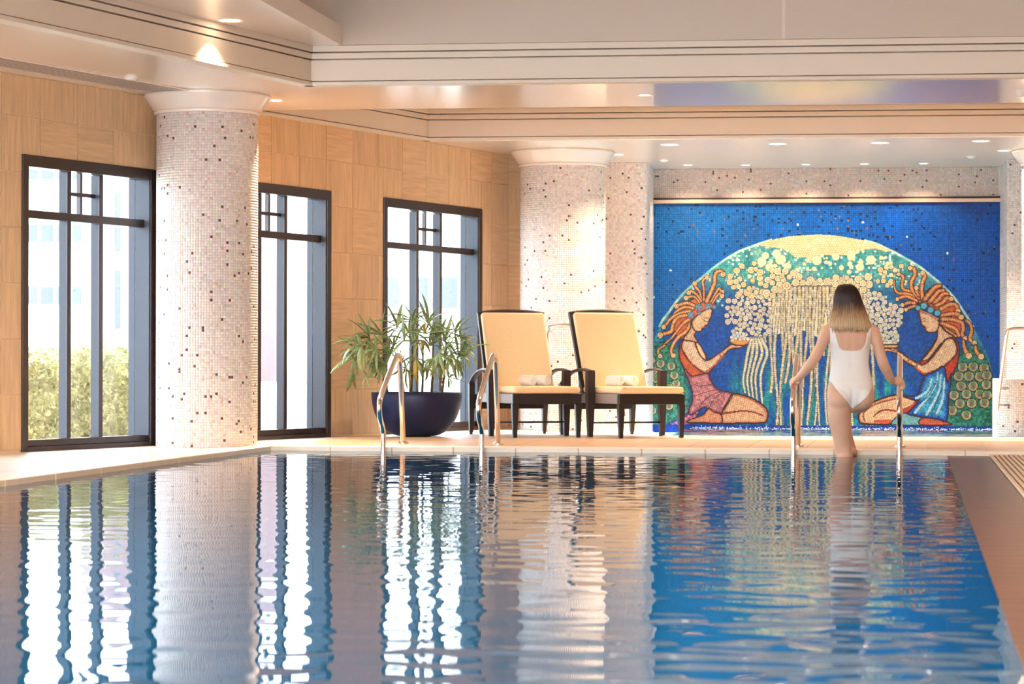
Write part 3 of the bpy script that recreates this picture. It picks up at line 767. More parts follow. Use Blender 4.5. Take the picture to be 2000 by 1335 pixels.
    K.stroke([(1406, 693), (1413, 702)], 1.0, 1.0, (120, 80, 50), line=None, rid=R, tick=0); K.stroke([(1412, 689), (1418, 697)], .9, .9, (120, 80, 50), line=None, rid=R, tick=0)
    # neck and face
    K.poly([(1352, 629), (1350, 642), (1342, 654), (1336, 665), (1350, 668), (1364, 670), (1359, 660), (1358, 654), (1364, 644)], SK, SE, 4, rid=R, line=DK, grout=GR)
    K.poly([(1362, 618), (1378, 606), (1392, 604), (1391, 618), (1387, 626), (1384, 636), (1379, 637), (1377, 641), (1373, 643), (1371, 648), (1361, 649), (1354, 640), (1353, 628)], (243, 192, 142), SE, 4, rid=R, line=DK, grout=(.5, 4.0, .8))
    K.stroke([(1376, 625), (1380, 629), (1386, 629)], .8, .6, (40, 24, 30), line=None, rid=R, tick=0); K.stroke([(1377, 622), (1385, 622)], .6, .6, (90, 50, 40), line=None, rid=R, tick=0)
    K.stroke([(1372, 639), (1378, 640)], .9, .7, (190, 60, 50), line=None, rid=R, tick=0)
    for (x, y, r) in [(1351, 616, 6.5), (1366, 600, 6.5), (1384, 599, 6), (1367, 611, 4), (1396, 600, 4)]:
        for a in range(5):
            K.disc(x + r * .55 * math.cos(a * 1.257 + x), y + r * .55 * math.sin(a * 1.257 + x), r * .52, (84, 158, 158) if a % 2 else (120, 128, 160), line=(30, 50, 60), lw=.6, rid=R)
        K.disc(x, y, r * .25, (200, 120, 120), line=None, rid=R)
    # bowl
    K.poly([(1427, 665), (1466, 665), (1462, 674), (1450, 677), (1433, 674)], (232, 150, 66), (180, 84, 36), 4, rid=R, line=DK)
    cluster([(1428, 666), (1432, 656), (1445, 650), (1462, 656), (1464, 666)], 14, 3.0, 4.4, 9, (236, 236, 226))
    for k, (xa, xb) in enumerate([(1471, 1456), (1475, 1464), (1479, 1472), (1484, 1480), (1489, 1490)]):
        K.stroke([(xa, 662), (xa - 8 + 5 * k, 690), (xb + 2, 720), (xb - 2, 745), (xb + 2, 770 + 6 * k)], 3.2, 1.6, (242, 230, 192), edge=(205, 178, 130), line=(30, 80, 110), lw=.8, rid=CASCADE, tick=4)
    # legs
    K.poly([(1434, 773), (1455, 776), (1470, 781), (1489, 792), (1500, 803), (1503, 815), (1500, 826), (1494, 830), (1450, 831), (1411, 831), (1412, 812), (1416, 802), (1424, 788)], (240, 178, 134), SE, 7, rid=R, line=DK, lw=1.7, grout=(.2, 4.2, .76))
    K.stroke([(1414, 812), (1435, 809), (1452, 807), (1474, 809), (1493, 816)], 1.5, 1.0, (150, 50, 28), line=DK, lw=.6, rid=R, tick=0)
    K.stroke([(1437, 775), (1468, 784), (1490, 798), (1499, 812)], .8, .6, (150, 60, 36), line=None, rid=R, tick=0)
    K.stroke([(1417, 804), (1434, 776)], 1.0, .8, DK, line=None, rid=R, tick=0)
    K.poly([(1386, 802), (1376, 814), (1362, 820), (1345, 827), (1346, 830), (1384, 831), (1411, 831), (1411, 815), (1396, 808)], (232, 150, 110), (206, 92, 50), 5, rid=R, line=DK, grout=(.2, 4.2, .76))
    # ---- right figure ------------------------------------------------------
    R = RIGHT_FIGURE
    K.poly([(1874, 690), (1884, 680), (1908, 672), (1926, 695), (1935, 722), (1940, 756), (1942, 790), (1944, 834), (1850, 834), (1853, 780), (1860, 735)], (38, 104, 84), (24, 92, 96), 10, line=None, rid=R, jit=.35)
    for (x, y) in [(1475, 390), (1610, 385), (1750, 400), (1425, 510), (1555, 510), (1695, 515), (1785, 500), (1455, 640), (1610, 640), (1780, 620), (1365, 760), (1525, 745), (1695, 745), (1790, 760), (1440, 870), (1590, 865), (1755, 860), (1340, 960), (1525, 1020)]:
        x = 1660 + x / 6.667; y = 660 + y / 6.667
        K.disc(x, y, 9.2, (178, 160, 108), line=(22, 24, 26), lw=1.7, rid=R); K.disc(x, y - 3.5, 5.5, (92, 122, 84), line=None, rid=R)
        W2 = K.win([(x, y)], 9); a = np.arctan2(K.Y[W2] - y - 1, K.X[W2] - x); dd2 = np.hypot(K.X[W2] - x, K.Y[W2] - y - 1)
        K.put(W2, (np.mod(a * 9 / math.pi, 1) < .3) & (dd2 < 8.2) & (dd2 > 3.4), np.ones(a.shape + (3,)) * A(120, 92, 66), R)
        K.disc(x, y + 2, 3.1, (128, 78, 70), line=(70, 120, 104), lw=1.4, rid=R)
    def hair2(l, w0=2.2, w1=3.4, curl=True):
        l = [(1700 + a / 6.673, 500 + b / 6.673) for a, b in l]
        K.stroke(l, w0, w1, (236, 170, 104), edge=(206, 100, 44), line=DK, lw=1.4, rid=R)
        if curl: K.disc(l[-1][0], l[-1][1], w1 + .8, (244, 198, 140), ring=(200, 130, 74), line=DK, lw=1.1, rid=R)
    K.poly([(1800, 588), (1815, 565), (1835, 560), (1855, 585), (1872, 600), (1880, 640), (1872, 660), (1850, 645), (1836, 632), (1836, 615), (1815, 598)], (196, 84, 40), (120, 46, 28), 5, line=DK, rid=R)
    for l in ([(650, 590), (520, 500), (370, 480), (325, 400), (325, 320)],): hair2(l, 3.6, 1.2, False)
    hair2([(620, 590), (500, 530), (400, 545), (365, 565)], 2.8, 2.6)
    hair2([(600, 620), (520, 610), (430, 640)], 2.6, 3.0)
    hair2([(610, 650), (540, 670), (475, 700)], 2.2, 2.6)
    hair2([(580, 470), (440, 430), (430, 340), (440, 270), (380, 235)], 2.4, 2.8)
    hair2([(650, 560), (560, 450), (545, 340), (590, 250), (580, 170), (530, 155)], 2.6, 3.6)
    hair2([(690, 570), (680, 450), (690, 340), (720, 260), (690, 220)], 3.0, 3.4)
    hair2([(640, 520), (610, 460), (610, 415)], 2.6, 3.0)
    hair2([(720, 570), (790, 480), (850, 410), (920, 385)], 4.2, 3.4, False)
    hair2([(780, 600), (850, 520), (900, 460), (970, 450)], 3.8, 3.0, False)
    hair2([(840, 610), (900, 560), (950, 500), (1010, 495)], 3.6, 3.0, False)
    hair2([(860, 650), (950, 610), (1000, 550), (1060, 560)], 3.2, 3.4)
    hair2([(920, 700), (1030, 640), (1120, 640), (1150, 720)], 3.8, 3.4)
    hair2([(930, 780), (1040, 760), (1130, 760), (1190, 800)], 3.4, 4.0)
    hair2([(940, 830), (1060, 830), (1190, 870), (1215, 960), (1200, 1030), (1240, 1080)], 3.6, 3.0)
    hair2([(930, 880), (1040, 920), (1120, 960), (1160, 1040)], 4.0, 3.2, False)
    hair2([(940, 930), (1040, 1000), (1120, 1050)], 3.0, 2.4, False)
    hair2([(1250, 840), (1310, 900), (1320, 1000), (1300, 1090), (1360, 1140)], 2.6, 3.4)
    hair2([(1215, 1110), (1240, 1230), (1290, 1310)], 2.2, 4.6)
    hair2([(1370, 1180), (1390, 1260), (1445, 1320)], 2.2, 4.6)
    # torso, arm
    K.poly([(1836, 635), (1850, 648), (1866, 660), (1875, 680), (1873, 702), (1867, 722), (1853, 746), (1842, 730), (1808, 732), (1799, 710), (1810, 692), (1826, 670), (1832, 658)], (206, 58, 26), (150, 30, 24), 5, rid=R, line=DK, grout=(.4, 4.2, .8))
    K.poly([(1834, 634), (1848, 648), (1862, 658), (1850, 668), (1838, 674), (1818, 700), (1808, 706), (1803, 704), (1815, 690), (1829, 668), (1832, 656)], SK, SE, 4, rid=R, line=DK, grout=(.4, 4.2, .76))
    K.poly([(1861, 662), (1869, 674), (1870, 690), (1860, 704), (1840, 721), (1822, 728), (1807, 734), (1798, 727), (1790, 720), (1764, 704), (1752, 692), (1750, 685), (1762, 690), (1777, 701), (1795, 711), (1806, 713), (1820, 702), (1838, 678), (1848, 664)], (244, 192, 146), SE, 5, rid=R, line=DK, lw=1.6, grout=(.4, 4.2, .76))
    K.stroke([(1790, 719), (1806, 731), (1822, 727)], 1.8, 1.2, RD, line=None, rid=R, tick=4)
    K.stroke([(1778, 702), (1774, 710)], 1.2, 1.2, (140, 90, 40), line=DK, lw=.5, rid=R, tick=0); K.stroke([(1795, 711), (1789, 720)], 1.2, 1.2, (140, 90, 40), line=DK, lw=.5, rid=R, tick=0)
    K.stroke([(1783, 706), (1780, 714)], .9, .9, (170, 120, 50), line=None, rid=R, tick=0)
    K.stroke([(1752, 687), (1740, 684), (1728, 686)], 3.4, 1.6, SK, edge=SE, line=DK, rid=R)
    K.stroke([(1748, 684), (1738, 680), (1731, 676)], 2.0, 1.3, SK, edge=SE, line=DK, rid=R)
    K.poly([(1722, 675), (1757, 675), (1752, 681), (1728, 681)], (206, 150, 90), (150, 90, 50), 3, rid=R, line=DK)
    # face
    K.poly([(1797, 610), (1806, 610), (1828, 620), (1836, 632), (1832, 646), (1826, 650), (1815, 650), (1809, 646), (1809, 641), (1803, 636), (1800, 630), (1799, 622)], (243, 190, 144), SE, 4, rid=R, line=DK, grout=(-.5, 4.0, .8))
    K.stroke([(1802, 629), (1807, 628), (1811, 624)], .8, .5, (40, 24, 30), line=None, rid=R, tick=0); K.stroke([(1802, 624), (1810, 622)], .6, .6, (90, 50, 40), line=None, rid=R, tick=0)
    K.stroke([(1808, 643), (1815, 640)], .9, .6, (190, 60, 50), line=None, rid=R, tick=0)
    K.stroke([(1798, 607), (1815, 614), (1833, 624)], 1.6, 1.6, (214, 130, 110), line=DK, lw=.6, rid=R)
    for (x, y, r) in [(1795, 602, 5), (1806, 598, 6.5), (1819, 606, 6), (1832, 612, 6)]:
        K.disc(x, y, r, (58, 136, 152), line=(20, 30, 40), rid=R)
        for a in range(5): K.disc(x + r * .5 * math.cos(a * 1.257), y + r * .5 * math.sin(a * 1.257), r * .3, (112, 178, 184), line=None, rid=R)
    # legs and skirt
    K.poly([(1790, 786), (1774, 778), (1750, 774), (1728, 780), (1709, 788), (1690, 800), (1681, 812), (1681, 824), (1690, 831), (1744, 831), (1760, 812), (1780, 808)], (242, 186, 140), SE, 6, rid=R, line=DK, lw=1.8, grout=(-.3, 4.2, .76))
    K.poly([(1792, 788), (1778, 796), (1755, 806), (1772, 811), (1790, 800)], RD, (170, 50, 26), 4, rid=R, line=None, grout=(-.3, 4.2, .8))
    K.stroke([(1752, 781), (1722, 789), (1700, 800), (1689, 812), (1692, 826)], .9, .9, (176, 60, 30), line=DK, lw=.5, rid=R, tick=0)
    K.stroke([(1770, 809), (1740, 804), (1722, 806), (1709, 817)], 1.5, .8, (150, 46, 26), line=DK, lw=.6, rid=R, tick=0)
    K.stroke([(1712, 826), (1742, 826)], 2.5, 3.5, (206, 84, 44), line=None, rid=R, tick=4)
    K.poly([(1762, 811), (1780, 812), (1803, 820), (1802, 833), (1750, 833), (1744, 828)], (120, 172, 176), (70, 130, 140), 4, rid=R, line=(30, 50, 60), grout=(.5, 4.2, .8))
    K.poly([(1802, 820), (1830, 818), (1842, 824), (1860, 832), (1802, 833)], (206, 92, 52), (160, 54, 30), 4, rid=R, line=DK, grout=(0, 4.2, .8))
    K.poly([(1810, 735), (1826, 728), (1844, 717), (1850, 740), (1853, 748), (1860, 732), (1854, 780), (1851, 823), (1832, 821), (1803, 817), (1776, 811), (1784, 800), (1796, 786), (1782, 782), (1768, 776), (1793, 774), (1800, 755)],
           (62, 148, 180), (12, 62, 160), 12, rid=R, line=DK, lw=1.6, grout=(-1.1, 4.2, .8), jit=.25)
    for l in ([(1834, 728), (1826, 760), (1790, 808)], [(1840, 732), (1834, 770), (1812, 812)], [(1846, 740), (1843, 780), (1832, 810)], [(1822, 740), (1814, 765), (1792, 780)]):
        K.stroke(l, 1.2, 2.6, (176, 208, 214), line=None, rid=R, tick=4)
    for l in ([(1832, 745), (1816, 775), (1798, 790)], [(1842, 760), (1826, 800)]):
        K.stroke(l, .7, .9, (12, 40, 90), line=None, rid=R, tick=0)
    # dark foot course
    ft = Y > 835.5
    K.put(W, ft, mix(A(10, 40, 120), A(16, 60, 150), T[..., 0]), FIELD)
    return K
# ------------------------------------------------------------------ the mosaic mural, one flat cell grid split by subject
K = paint_mural(1.15)
mroot = thing('mosaic_mural', (0, 0, 0), 'mosaic mural of two kneeling women under a pale dome on a blue ground', 'mural', M=MM @ Matrix.Translation((MLEN / 2, 0, 0)))
def build_mural():
    x = (np.arange(K.nx + 1) / K.nx - .5) * MLEN
    zt, zb = MUR_T, MUR_T - 2.46
    z = zt + (zb - zt) * np.arange(K.ny + 1) / K.ny
    col = np.clip(K.col / 255, 0, 1); lin = np.where(col <= .04045, col / 12.92, ((col + .055) / 1.055) ** 2.4)
    names = ['blue_field', 'dome_field', 'white_cascade', 'kneeling_figure', 'kneeling_figure']
    labs = [None, None, None, 'kneeling woman in a pink dress holding a bowl', 'kneeling woman in a blue skirt with peacock feathers']
    for r in range(5):
        jj, ii = np.nonzero(K.rid == r)
        depth = {0: .004, 1: .004, 2: .001, 3: -.001, 4: -.001}[r]
        idx = np.full((K.ny + 1, K.nx + 1), -1); quads = np.stack([jj * (K.nx + 1) + ii, (jj + 1) * (K.nx + 1) + ii, (jj + 1) * (K.nx + 1) + ii + 1, jj * (K.nx + 1) + ii + 1], 1)
        uq, inv = np.unique(quads.ravel(), return_inverse=True)
        vz = z[uq // (K.nx + 1)]; vx = x[uq % (K.nx + 1)]
        V = np.stack([vx, np.full(len(uq), depth), vz], 1)
        me = quad_mesh(names[r], V, inv.reshape(-1, 4), M_MURAL)
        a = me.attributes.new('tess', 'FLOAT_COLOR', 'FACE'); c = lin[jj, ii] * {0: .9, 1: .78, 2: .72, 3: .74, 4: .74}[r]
        a.data.foreach_set('color', np.concatenate([c, np.ones((len(c), 1))], 1).astype(np.float32).ravel())
        o = link(names[r], me, mroot); o['kind'] = 'stuff'
        if labs[r]: o['label'] = labs[r]
    b = MB(); b.box((-MLEN / 2, .0045, zb), (MLEN / 2, .0115, zt)); b.build('backing', M_BASIN, mroot)
build_mural()
# steel spout over the mural
sp = thing('water_spout', (0, 0, 0), 'long brushed steel water spout along the top of the mural', 'spout', M=MM @ Matrix.Translation((MLEN / 2, 0, MUR_T)))
t = MB(); t.box((-MLEN / 2, -.045, .0), (MLEN / 2, .01, .042)); t.build('spout_lip', M_SPOUT, sp, bevel=.003)
t = MB(); t.box((-MLEN / 2, -.03, .042), (MLEN / 2, .01, .062)); t.build('gap_shade_strip', pmat('gap_shade_colour', srgb(40, 28, 24), .7), sp)  # solid strip; the shade of the gap is put into its dark colour
# ------------------------------------------------------------------ lounge chairs
M_RATTAN = pmat('dark_rattan', srgb(50, 33, 31), .45, var=.35, scale=160, bump=.6, stretch=(1, 1, 2.2), spec=.4)
M_DARKWOOD = pmat('dark_brown_synthetic', srgb(22, 15, 19), .4, spec=.5)
M_RAIL = pmat('grey_brown_sling', srgb(150, 134, 124), .6)
M_CUSHION = pmat('cream_canvas', srgb(246, 216, 170), .75, bump=.15, var=.015, scale=60, spec=.2)
def rounded_slab(w, l, t, r, n=4, sag=0.0):
    """upholstered slab: x width, y length, z thickness, rounded edges"""
    mb = MB(); rings = []
    def outline(k, z):
        pts = []
        for cx, cy, a0 in ((w / 2 - r, l / 2 - r, 0), (-w / 2 + r, l / 2 - r, 90), (-w / 2 + r, -l / 2 + r, 180), (w / 2 - r, -l / 2 + r, 270)):
            for i in range(n + 1):
                a = math.radians(a0 + 90 * i / n); pts.append((cx + (r - k) * math.cos(a), cy + (r - k) * math.sin(a), z))
        return pts
    e = min(t * .4, .022)
    for k, z in ((e, 0), (e * .35, e * .3), (0, e), (0, t - e), (e * .35, t - e * .3), (e, t), (e + .1, t + sag)):
        rings.append(outline(k if k < r else r * .98, z))
    mb.loft(rings, True); return mb
def make_chair():
    W = .62; root = thing('lounge_chair', (0, 0, 0))
    seat = rounded_slab(W, .84, .062, .03); o = seat.build('seat_cushion', M_CUSHION, root, smooth='auto'); o.matrix_local = Matrix.Translation((0, .41, .388))
    back = rounded_slab(W - .01, .74, .062, .03); ang = math.radians(67)
    o = back.build('back_cushion', M_CUSHION, root, smooth='auto')
    MBk = Matrix.Translation((0, .80, .43)) @ Matrix.Rotation(ang, 4, 'X') @ Matrix.Translation((0, .365, -.004))
    o.matrix_local = MBk
    # woven back with a gently arched head rail
    f = MB(); ring = []
    xs = np.linspace(-W / 2 - .012, W / 2 + .012, 13)
    top = [.395 + .026 * (1 - (2 * x / W) ** 2) for x in xs]
    poly = [(x, y) for x, y in zip(xs, top)] + [(W / 2 + .012, -.42), (-W / 2 - .012, -.42)]
    f.prism(poly, -.040, -.006); o = f.build('back_frame', M_RATTAN, root); o.matrix_local = MBk
    f = MB(); f.tube([(x, y - .008, -.02) for x, y in zip(xs, top)], .019, 8); h = f.build('head_rail', M_RATTAN, o, smooth=True)
    # seat frame: front apron, side rails, cross rail
    a = MB(); a.box((-W / 2 - .01, 0, .295), (W / 2 + .01, .045, .386)); a.build('front_apron', M_DARKWOOD, root, bevel=.006)
    for s in (-1, 1):
        a = MB(); x0, x1 = sorted((s * (W / 2 - .035), s * (W / 2 + .008))); a.box((x0, .045, .30), (x1, 1.16, .386)); a.build('side_rail', M_RAIL, root, bevel=.005)
        x0, x1 = sorted((s * (W / 2 - .045), s * (W / 2 + .012)))
        l = MB(); cxx = (x0 + x1) / 2
        l.loft([[(cxx + dx * q, .024 + dy * q, z) for dx, dy in ((-.03, -.026), (.03, -.026), (.03, .026), (-.03, .026))] for q, z in ((.60, 0), (1, .295))]); l.build('front_leg', M_DARKWOOD, root, bevel=.003)
        xo = s * (W / 2 + .045)
        p = MB(); p.loft([[(xo + dx * q, .55 + dy * q, z) for dx, dy in ((-.034, -.036), (.034, -.036), (.034, .036), (-.034, .036))] for q, z in ((.62, 0), (.85, .2), (1, .36), (1, .57), (.94, .595))])
        p.build('arm_post', M_RATTAN, root, bevel=.004)
        path = [(xo, y, z) for y, z in ((.53, .583), (.66, .600), (.80, .598), (.95, .578), (1.08, .535), (1.17, .478), (1.20, .455))]
        r = MB(); r.tube(path, .030, 10, flat=.45, up=(0, 0, 1)); r.build('armrest', M_RATTAN, root, smooth='auto')
        q = MB(); q.loft([[(xo + dx * k, y + dy * k, z) for dx, dy in ((-.028, -.03), (.028, -.03), (.028, .03), (-.028, .03))] for k, y, z in ((.6, 1.20, .02), (.9, 1.19, .25), (1, 1.19, .47))]); rl = q.build('rear_leg', M_RATTAN, root, bevel=.004)
        q = MB(); q.box((xo - .012, 1.188, 0), (xo + .012, 1.212, .022)); q.build('foot_cap', M_DARKWOOD, rl)
        q = MB(); x0, x1 = sorted((s * (W / 2 - .005), s * (W / 2 + .02))); q.box((x0, .53, .31), (x1, .57, .37)); q.build('rail_block', M_DARKWOOD, root); q = MB(); q.box((x0, 1.16, .31), (x1, 1.20, .37)); q.build('rail_block', M_DARKWOOD, root)
    c = MB(); c.tube([(-W / 2 - .045, .55, .125), (W / 2 + .045, .55, .125)], .008, 8); c.build('stretcher', M_DARKWOOD, root, smooth=True)
    c = MB(); c.box((-W / 2 - .02, 1.13, .235), (W / 2 + .02, 1.18, .34)); c.build('cross_rail', M_DARKWOOD, root, bevel=.005)
    c = MB(); c.box((-W / 2 + .04, .06, .345), (W / 2 - .04, 1.12, .386)); c.build('seat_sling', M_RAIL, root)
    for s in (-.2, .2): c = MB(); c.tube([(s, 1.14, .30), (s, 1.10, .52), (s, 1.02, .74)], .011, 8); c.build('back_prop', M_DARKWOOD, root, smooth=True)
    return root
def copy_tree(o, parent=None):
    c = o.copy(); COL.objects.link(c)
    if parent is not None: c.parent = parent
    for ch in list(o.children): copy_tree(ch, c)
    return c
def place_chair(o, px, py, ang, label):
    W = .62; corner = P(px, py, ZD)                    # front left foot
    R = Matrix.Rotation(ang, 4, 'Z'); off = R @ Vector((-W / 2 + .016, .024, 0))
    MX = Matrix.Translation(corner - off) @ R; o.matrix_world = MX
    tag(o, label, 'lounger', 'cream cushioned loungers facing the pool'); return MX
chair = make_chair(); chair2 = copy_tree(chair)
CH1 = place_chair(chair, 1005.6, 854.5, math.radians(17), 'cream cushioned rattan lounger next to the potted palm')
CH2 = place_chair(chair2, 1212.5, 855.5, math.radians(22), 'cream cushioned rattan lounger with its right legs before the mural water')
# ------------------------------------------------------------------ rolled towels
M_TOWEL = pmat('white_terry', srgb(252, 248, 244), .9, var=.02, scale=240, spec=.1)
def towel_mesh():
    mb = MB(); rings = []; n = 40; L = .17
    def ring(x, r): return [(x, r * math.cos(2 * math.pi * k / n), r * math.sin(2 * math.pi * k / n)) for k in range(n)]
    rr = .047
    prof = [(-L / 2 + .004, rr * .3), (-L / 2, rr * .75), (-L / 2 + .006, rr * .96), (-L / 2 + .02, rr), (-.004, rr * 1.0), (0, rr * .985), (.004, rr), (L / 2 - .02, rr), (L / 2 - .006, rr * .96), (L / 2, rr * .75), (L / 2 - .004, rr * .3)]
    mb.loft([ring(x, r) for x, r in prof]); me = mb.mesh('towel', M_TOWEL, 'auto')
    sp = MB(); path = []
    for s in (1,):
        path = [(s * (L / 2 + .0005), (.006 + .0052 * t) * math.cos(t * 2.2), (.006 + .0052 * t) * math.sin(t * 2.2)) for t in np.linspace(0, 6.6, 40)]
        sp.tube(path, .0042, 6)
    fl = MB(); fl.tube([(-L / 2 + .006, rr * .99 * math.cos(2.2), rr * .99 * math.sin(2.2)), (L / 2 - .006, rr * .99 * math.cos(2.2), rr * .99 * math.sin(2.2))], .005, 8)
    return me, sp.mesh('rolled_layers', M_TOWEL, True), fl.mesh('loose_edge', M_TOWEL, True)
tm, ts, tf = towel_mesh()
def place_towel(CH, x, y, yaw, label):
    t = link('rolled_towel', tm); l = link('rolled_layers', ts, t); l2 = link('loose_edge', tf, t)
    t.matrix_world = CH @ Matrix.Translation((x, y, .499)) @ Matrix.Rotation(yaw, 4, 'Z')
    tag(t, label, 'towel', 'white rolled towels on the loungers')
for CH, l, dx in ((CH1, 'the lounger by the potted palm', .02), (CH2, 'the lounger nearer the mural', -.07)):
    place_towel(CH, .00 + dx, .645, math.radians(-72), 'rear white rolled towel of the pair on ' + l)
    place_towel(CH, .120 + dx, .60, math.radians(-72), 'front white rolled towel with spiral end on ' + l)

# ------------------------------------------------------------------ bowl planter and palm
bp = P(814, 852, ZD)
M_BOWL = pmat('blue_black_glaze', srgb(16, 30, 66), .36, spec=.4)
bowl = thing('planter_bowl', bp, 'large blue-black bowl planter standing before the far window', 'planter')
R0 = .405; Hh = .385
prof = [(.0, .0), (.10, 0), (.125, .004)] + [(.125 + (R0 - .125) * math.sin(t * math.pi / 2) ** .92, .004 + (Hh - .004) * (1 - math.cos(t * math.pi / 2)) ** .98) for t in np.linspace(.06, 1, 22)]
prof += [(R0 + .004, Hh + .006), (R0 - .006, Hh + .012), (R0 - .02, Hh + .004), (R0 - .05, Hh - .09)]
b = MB(); b.lathe(prof, 64); b.build('bowl', M_BOWL, bowl, smooth='auto')
b = MB(); b.lathe([(.001, Hh - .03), (.2, Hh - .04), (R0 - .035, Hh - .05)], 40); b.build('soil', pmat('potting_soil', srgb(70, 54, 42), .95, bump=1, var=.3, scale=40), bowl)
M_LEAF = pmat('palm_leaf', srgb(138, 160, 104), .34, var=.22, scale=9, objvar=.28, spec=.6)
M_LEAF2 = pmat('palm_leaf_yellowing', srgb(176, 156, 74), .5, var=.25, scale=9, objvar=.2)
M_CANE = pmat('palm_cane', srgb(92, 84, 52), .7, var=.3, scale=30)
palm = thing('lady_palm', bp + Vector((0, 0, Hh - .05)), 'bushy green fan palm with drooping leaves in the bowl planter', 'plant')
def leaf_mesh(droop, w, mat):
    mb = MB(); n = 7; V = []; F = []
    for i in range(n):
        t = i / (n - 1); x = t * math.cos(droop * t * .8); z = -droop * t * t * .55; ww = w * (.35 + 2.6 * t) if t < .3 else w * (1.13 - .9 * max(0, (t - .3) / .7) ** 1.8) 
        if i == n - 1: ww = w * .12
        V += [(x, -ww, z + ww * .35), (x, 0, z), (x, ww, z + ww * .35)]
    for i in range(n - 1):
        a = i * 3; F += [(a, a + 3, a + 4, a + 1), (a + 1, a + 4, a + 5, a + 2)]
    V2 = [(x, y, z - .004) for x, y, z in V]; m = len(V)
    F += [tuple(q + m for q in f[::-1]) for f in F]
    for i in range(n - 1):
        for c in (0, 2): a = i * 3 + c; F.append((a, a + m, a + 3 + m, a + 3))
    mb.add(V + V2, F); return mb.mesh('leaf', mat, True)
leaf_m = [leaf_mesh(d, w, M_LEAF) for d, w in ((.35, .070), (.8, .078), (1.2, .084), (.15, .062))]
leaf_y = [leaf_mesh(d, w, M_LEAF2) for d, w in ((.8, .07), (1.2, .08))]
rng = random.Random(11)
base = palm.location.copy(); IMP = Matrix.Translation(-base)
sc = bp.y / FOC
def pl(px, py, dy): return Vector(((px - 1000) * (bp.y + dy) / FOC, bp.y + dy, CAM_H + (HZN - py) * (bp.y + dy) / FOC)) - base
canes = [((790, 770, .02), (778, 690, .0)), ((802, 770, -.05), (806, 640, -.05)), ((842, 770, .08), (846, 650, .1)), ((862, 770, -.02), (872, 672, -.04)), ((760, 772, .05), (738, 690, .06)), ((824, 770, .15), (826, 668, .16))]
cane_top = []
for a, b in canes:
    A, B = pl(*a), pl(*b); A.z = -.01
    m = MB(); m.tube([A, A.lerp(B, .4) + Vector((.006, 0, 0)), B], [.0115, .010, .008], 8); m.build('cane', M_CANE, palm, smooth=True); cane_top.append((A, B))
# (fan hub px, py, depth offset, leaflets, length, tilt direction in degrees (0 right, 180 left), droop set, yellow share)
fans = [(706, 676, -.10, 7, .30, 180, 1, 0), (722, 660, .05, 8, .27, 165, 0, 0), (745, 655, -.15, 7, .26, 140, 0, 0), (690, 700, .0, 3, .26, 190, 1, 0), (752, 712, -.12, 8, .25, 200, 1, 0), (738, 700, .14, 7, .24, 190, 1, 0),
        (776, 640, -.05, 7, .27, 130, 0, 0), (806, 627, .0, 8, .30, 95, 1, 0), (798, 650, .18, 7, .24, 110, 0, .1), (836, 632, -.05, 8, .29, 60, 0, 0), (822, 664, -.2, 7, .22, 260, 2, .7), (812, 700, -.22, 7, .24, 265, 2, .6),
        (850, 662, -.12, 8, .27, 80, 0, 0), (860, 650, .12, 7, .26, 40, 0, 0), (888, 652, -.02, 8, .27, 20, 0, 0), (900, 664, .12, 7, .26, 0, 1, 0), (880, 690, -.15, 8, .26, 340, 1, 0), (893, 700, .08, 6, .26, 330, 1, .1), (846, 700, -.2, 7, .22, 280, 2, .3),
        (700, 690, .1, 6, .26, 175, 1, 0), (735, 682, -.2, 7, .27, 180, 1, 0), (760, 690, -.05, 7, .26, 150, 0, .1), (790, 664, -.16, 7, .25, 120, 0, 0), (830, 652, -.16, 8, .26, 85, 0, .1), (868, 668, .0, 8, .27, 45, 0, 0), (905, 682, -.05, 7, .25, 350, 1, 0), (796, 722, -.1, 6, .22, 240, 2, .5), (830, 712, -.05, 7, .24, 285, 2, .5), (858, 690, -.22, 7, .25, 320, 1, .1),
        (866, 716, -.1, 6, .20, 300, 2, .1), (786, 700, -.2, 6, .24, 250, 2, .45), (770, 674, .1, 7, .24, 160, 0, 0), (840, 676, .05, 7, .24, 90, 0, .1), (876, 738, .02, 5, .17, 350, 1, 0), (716, 736, -.02, 4, .14, 200, 1, 0), (806, 668, -.1, 6, .24, 80, 0, 0)]
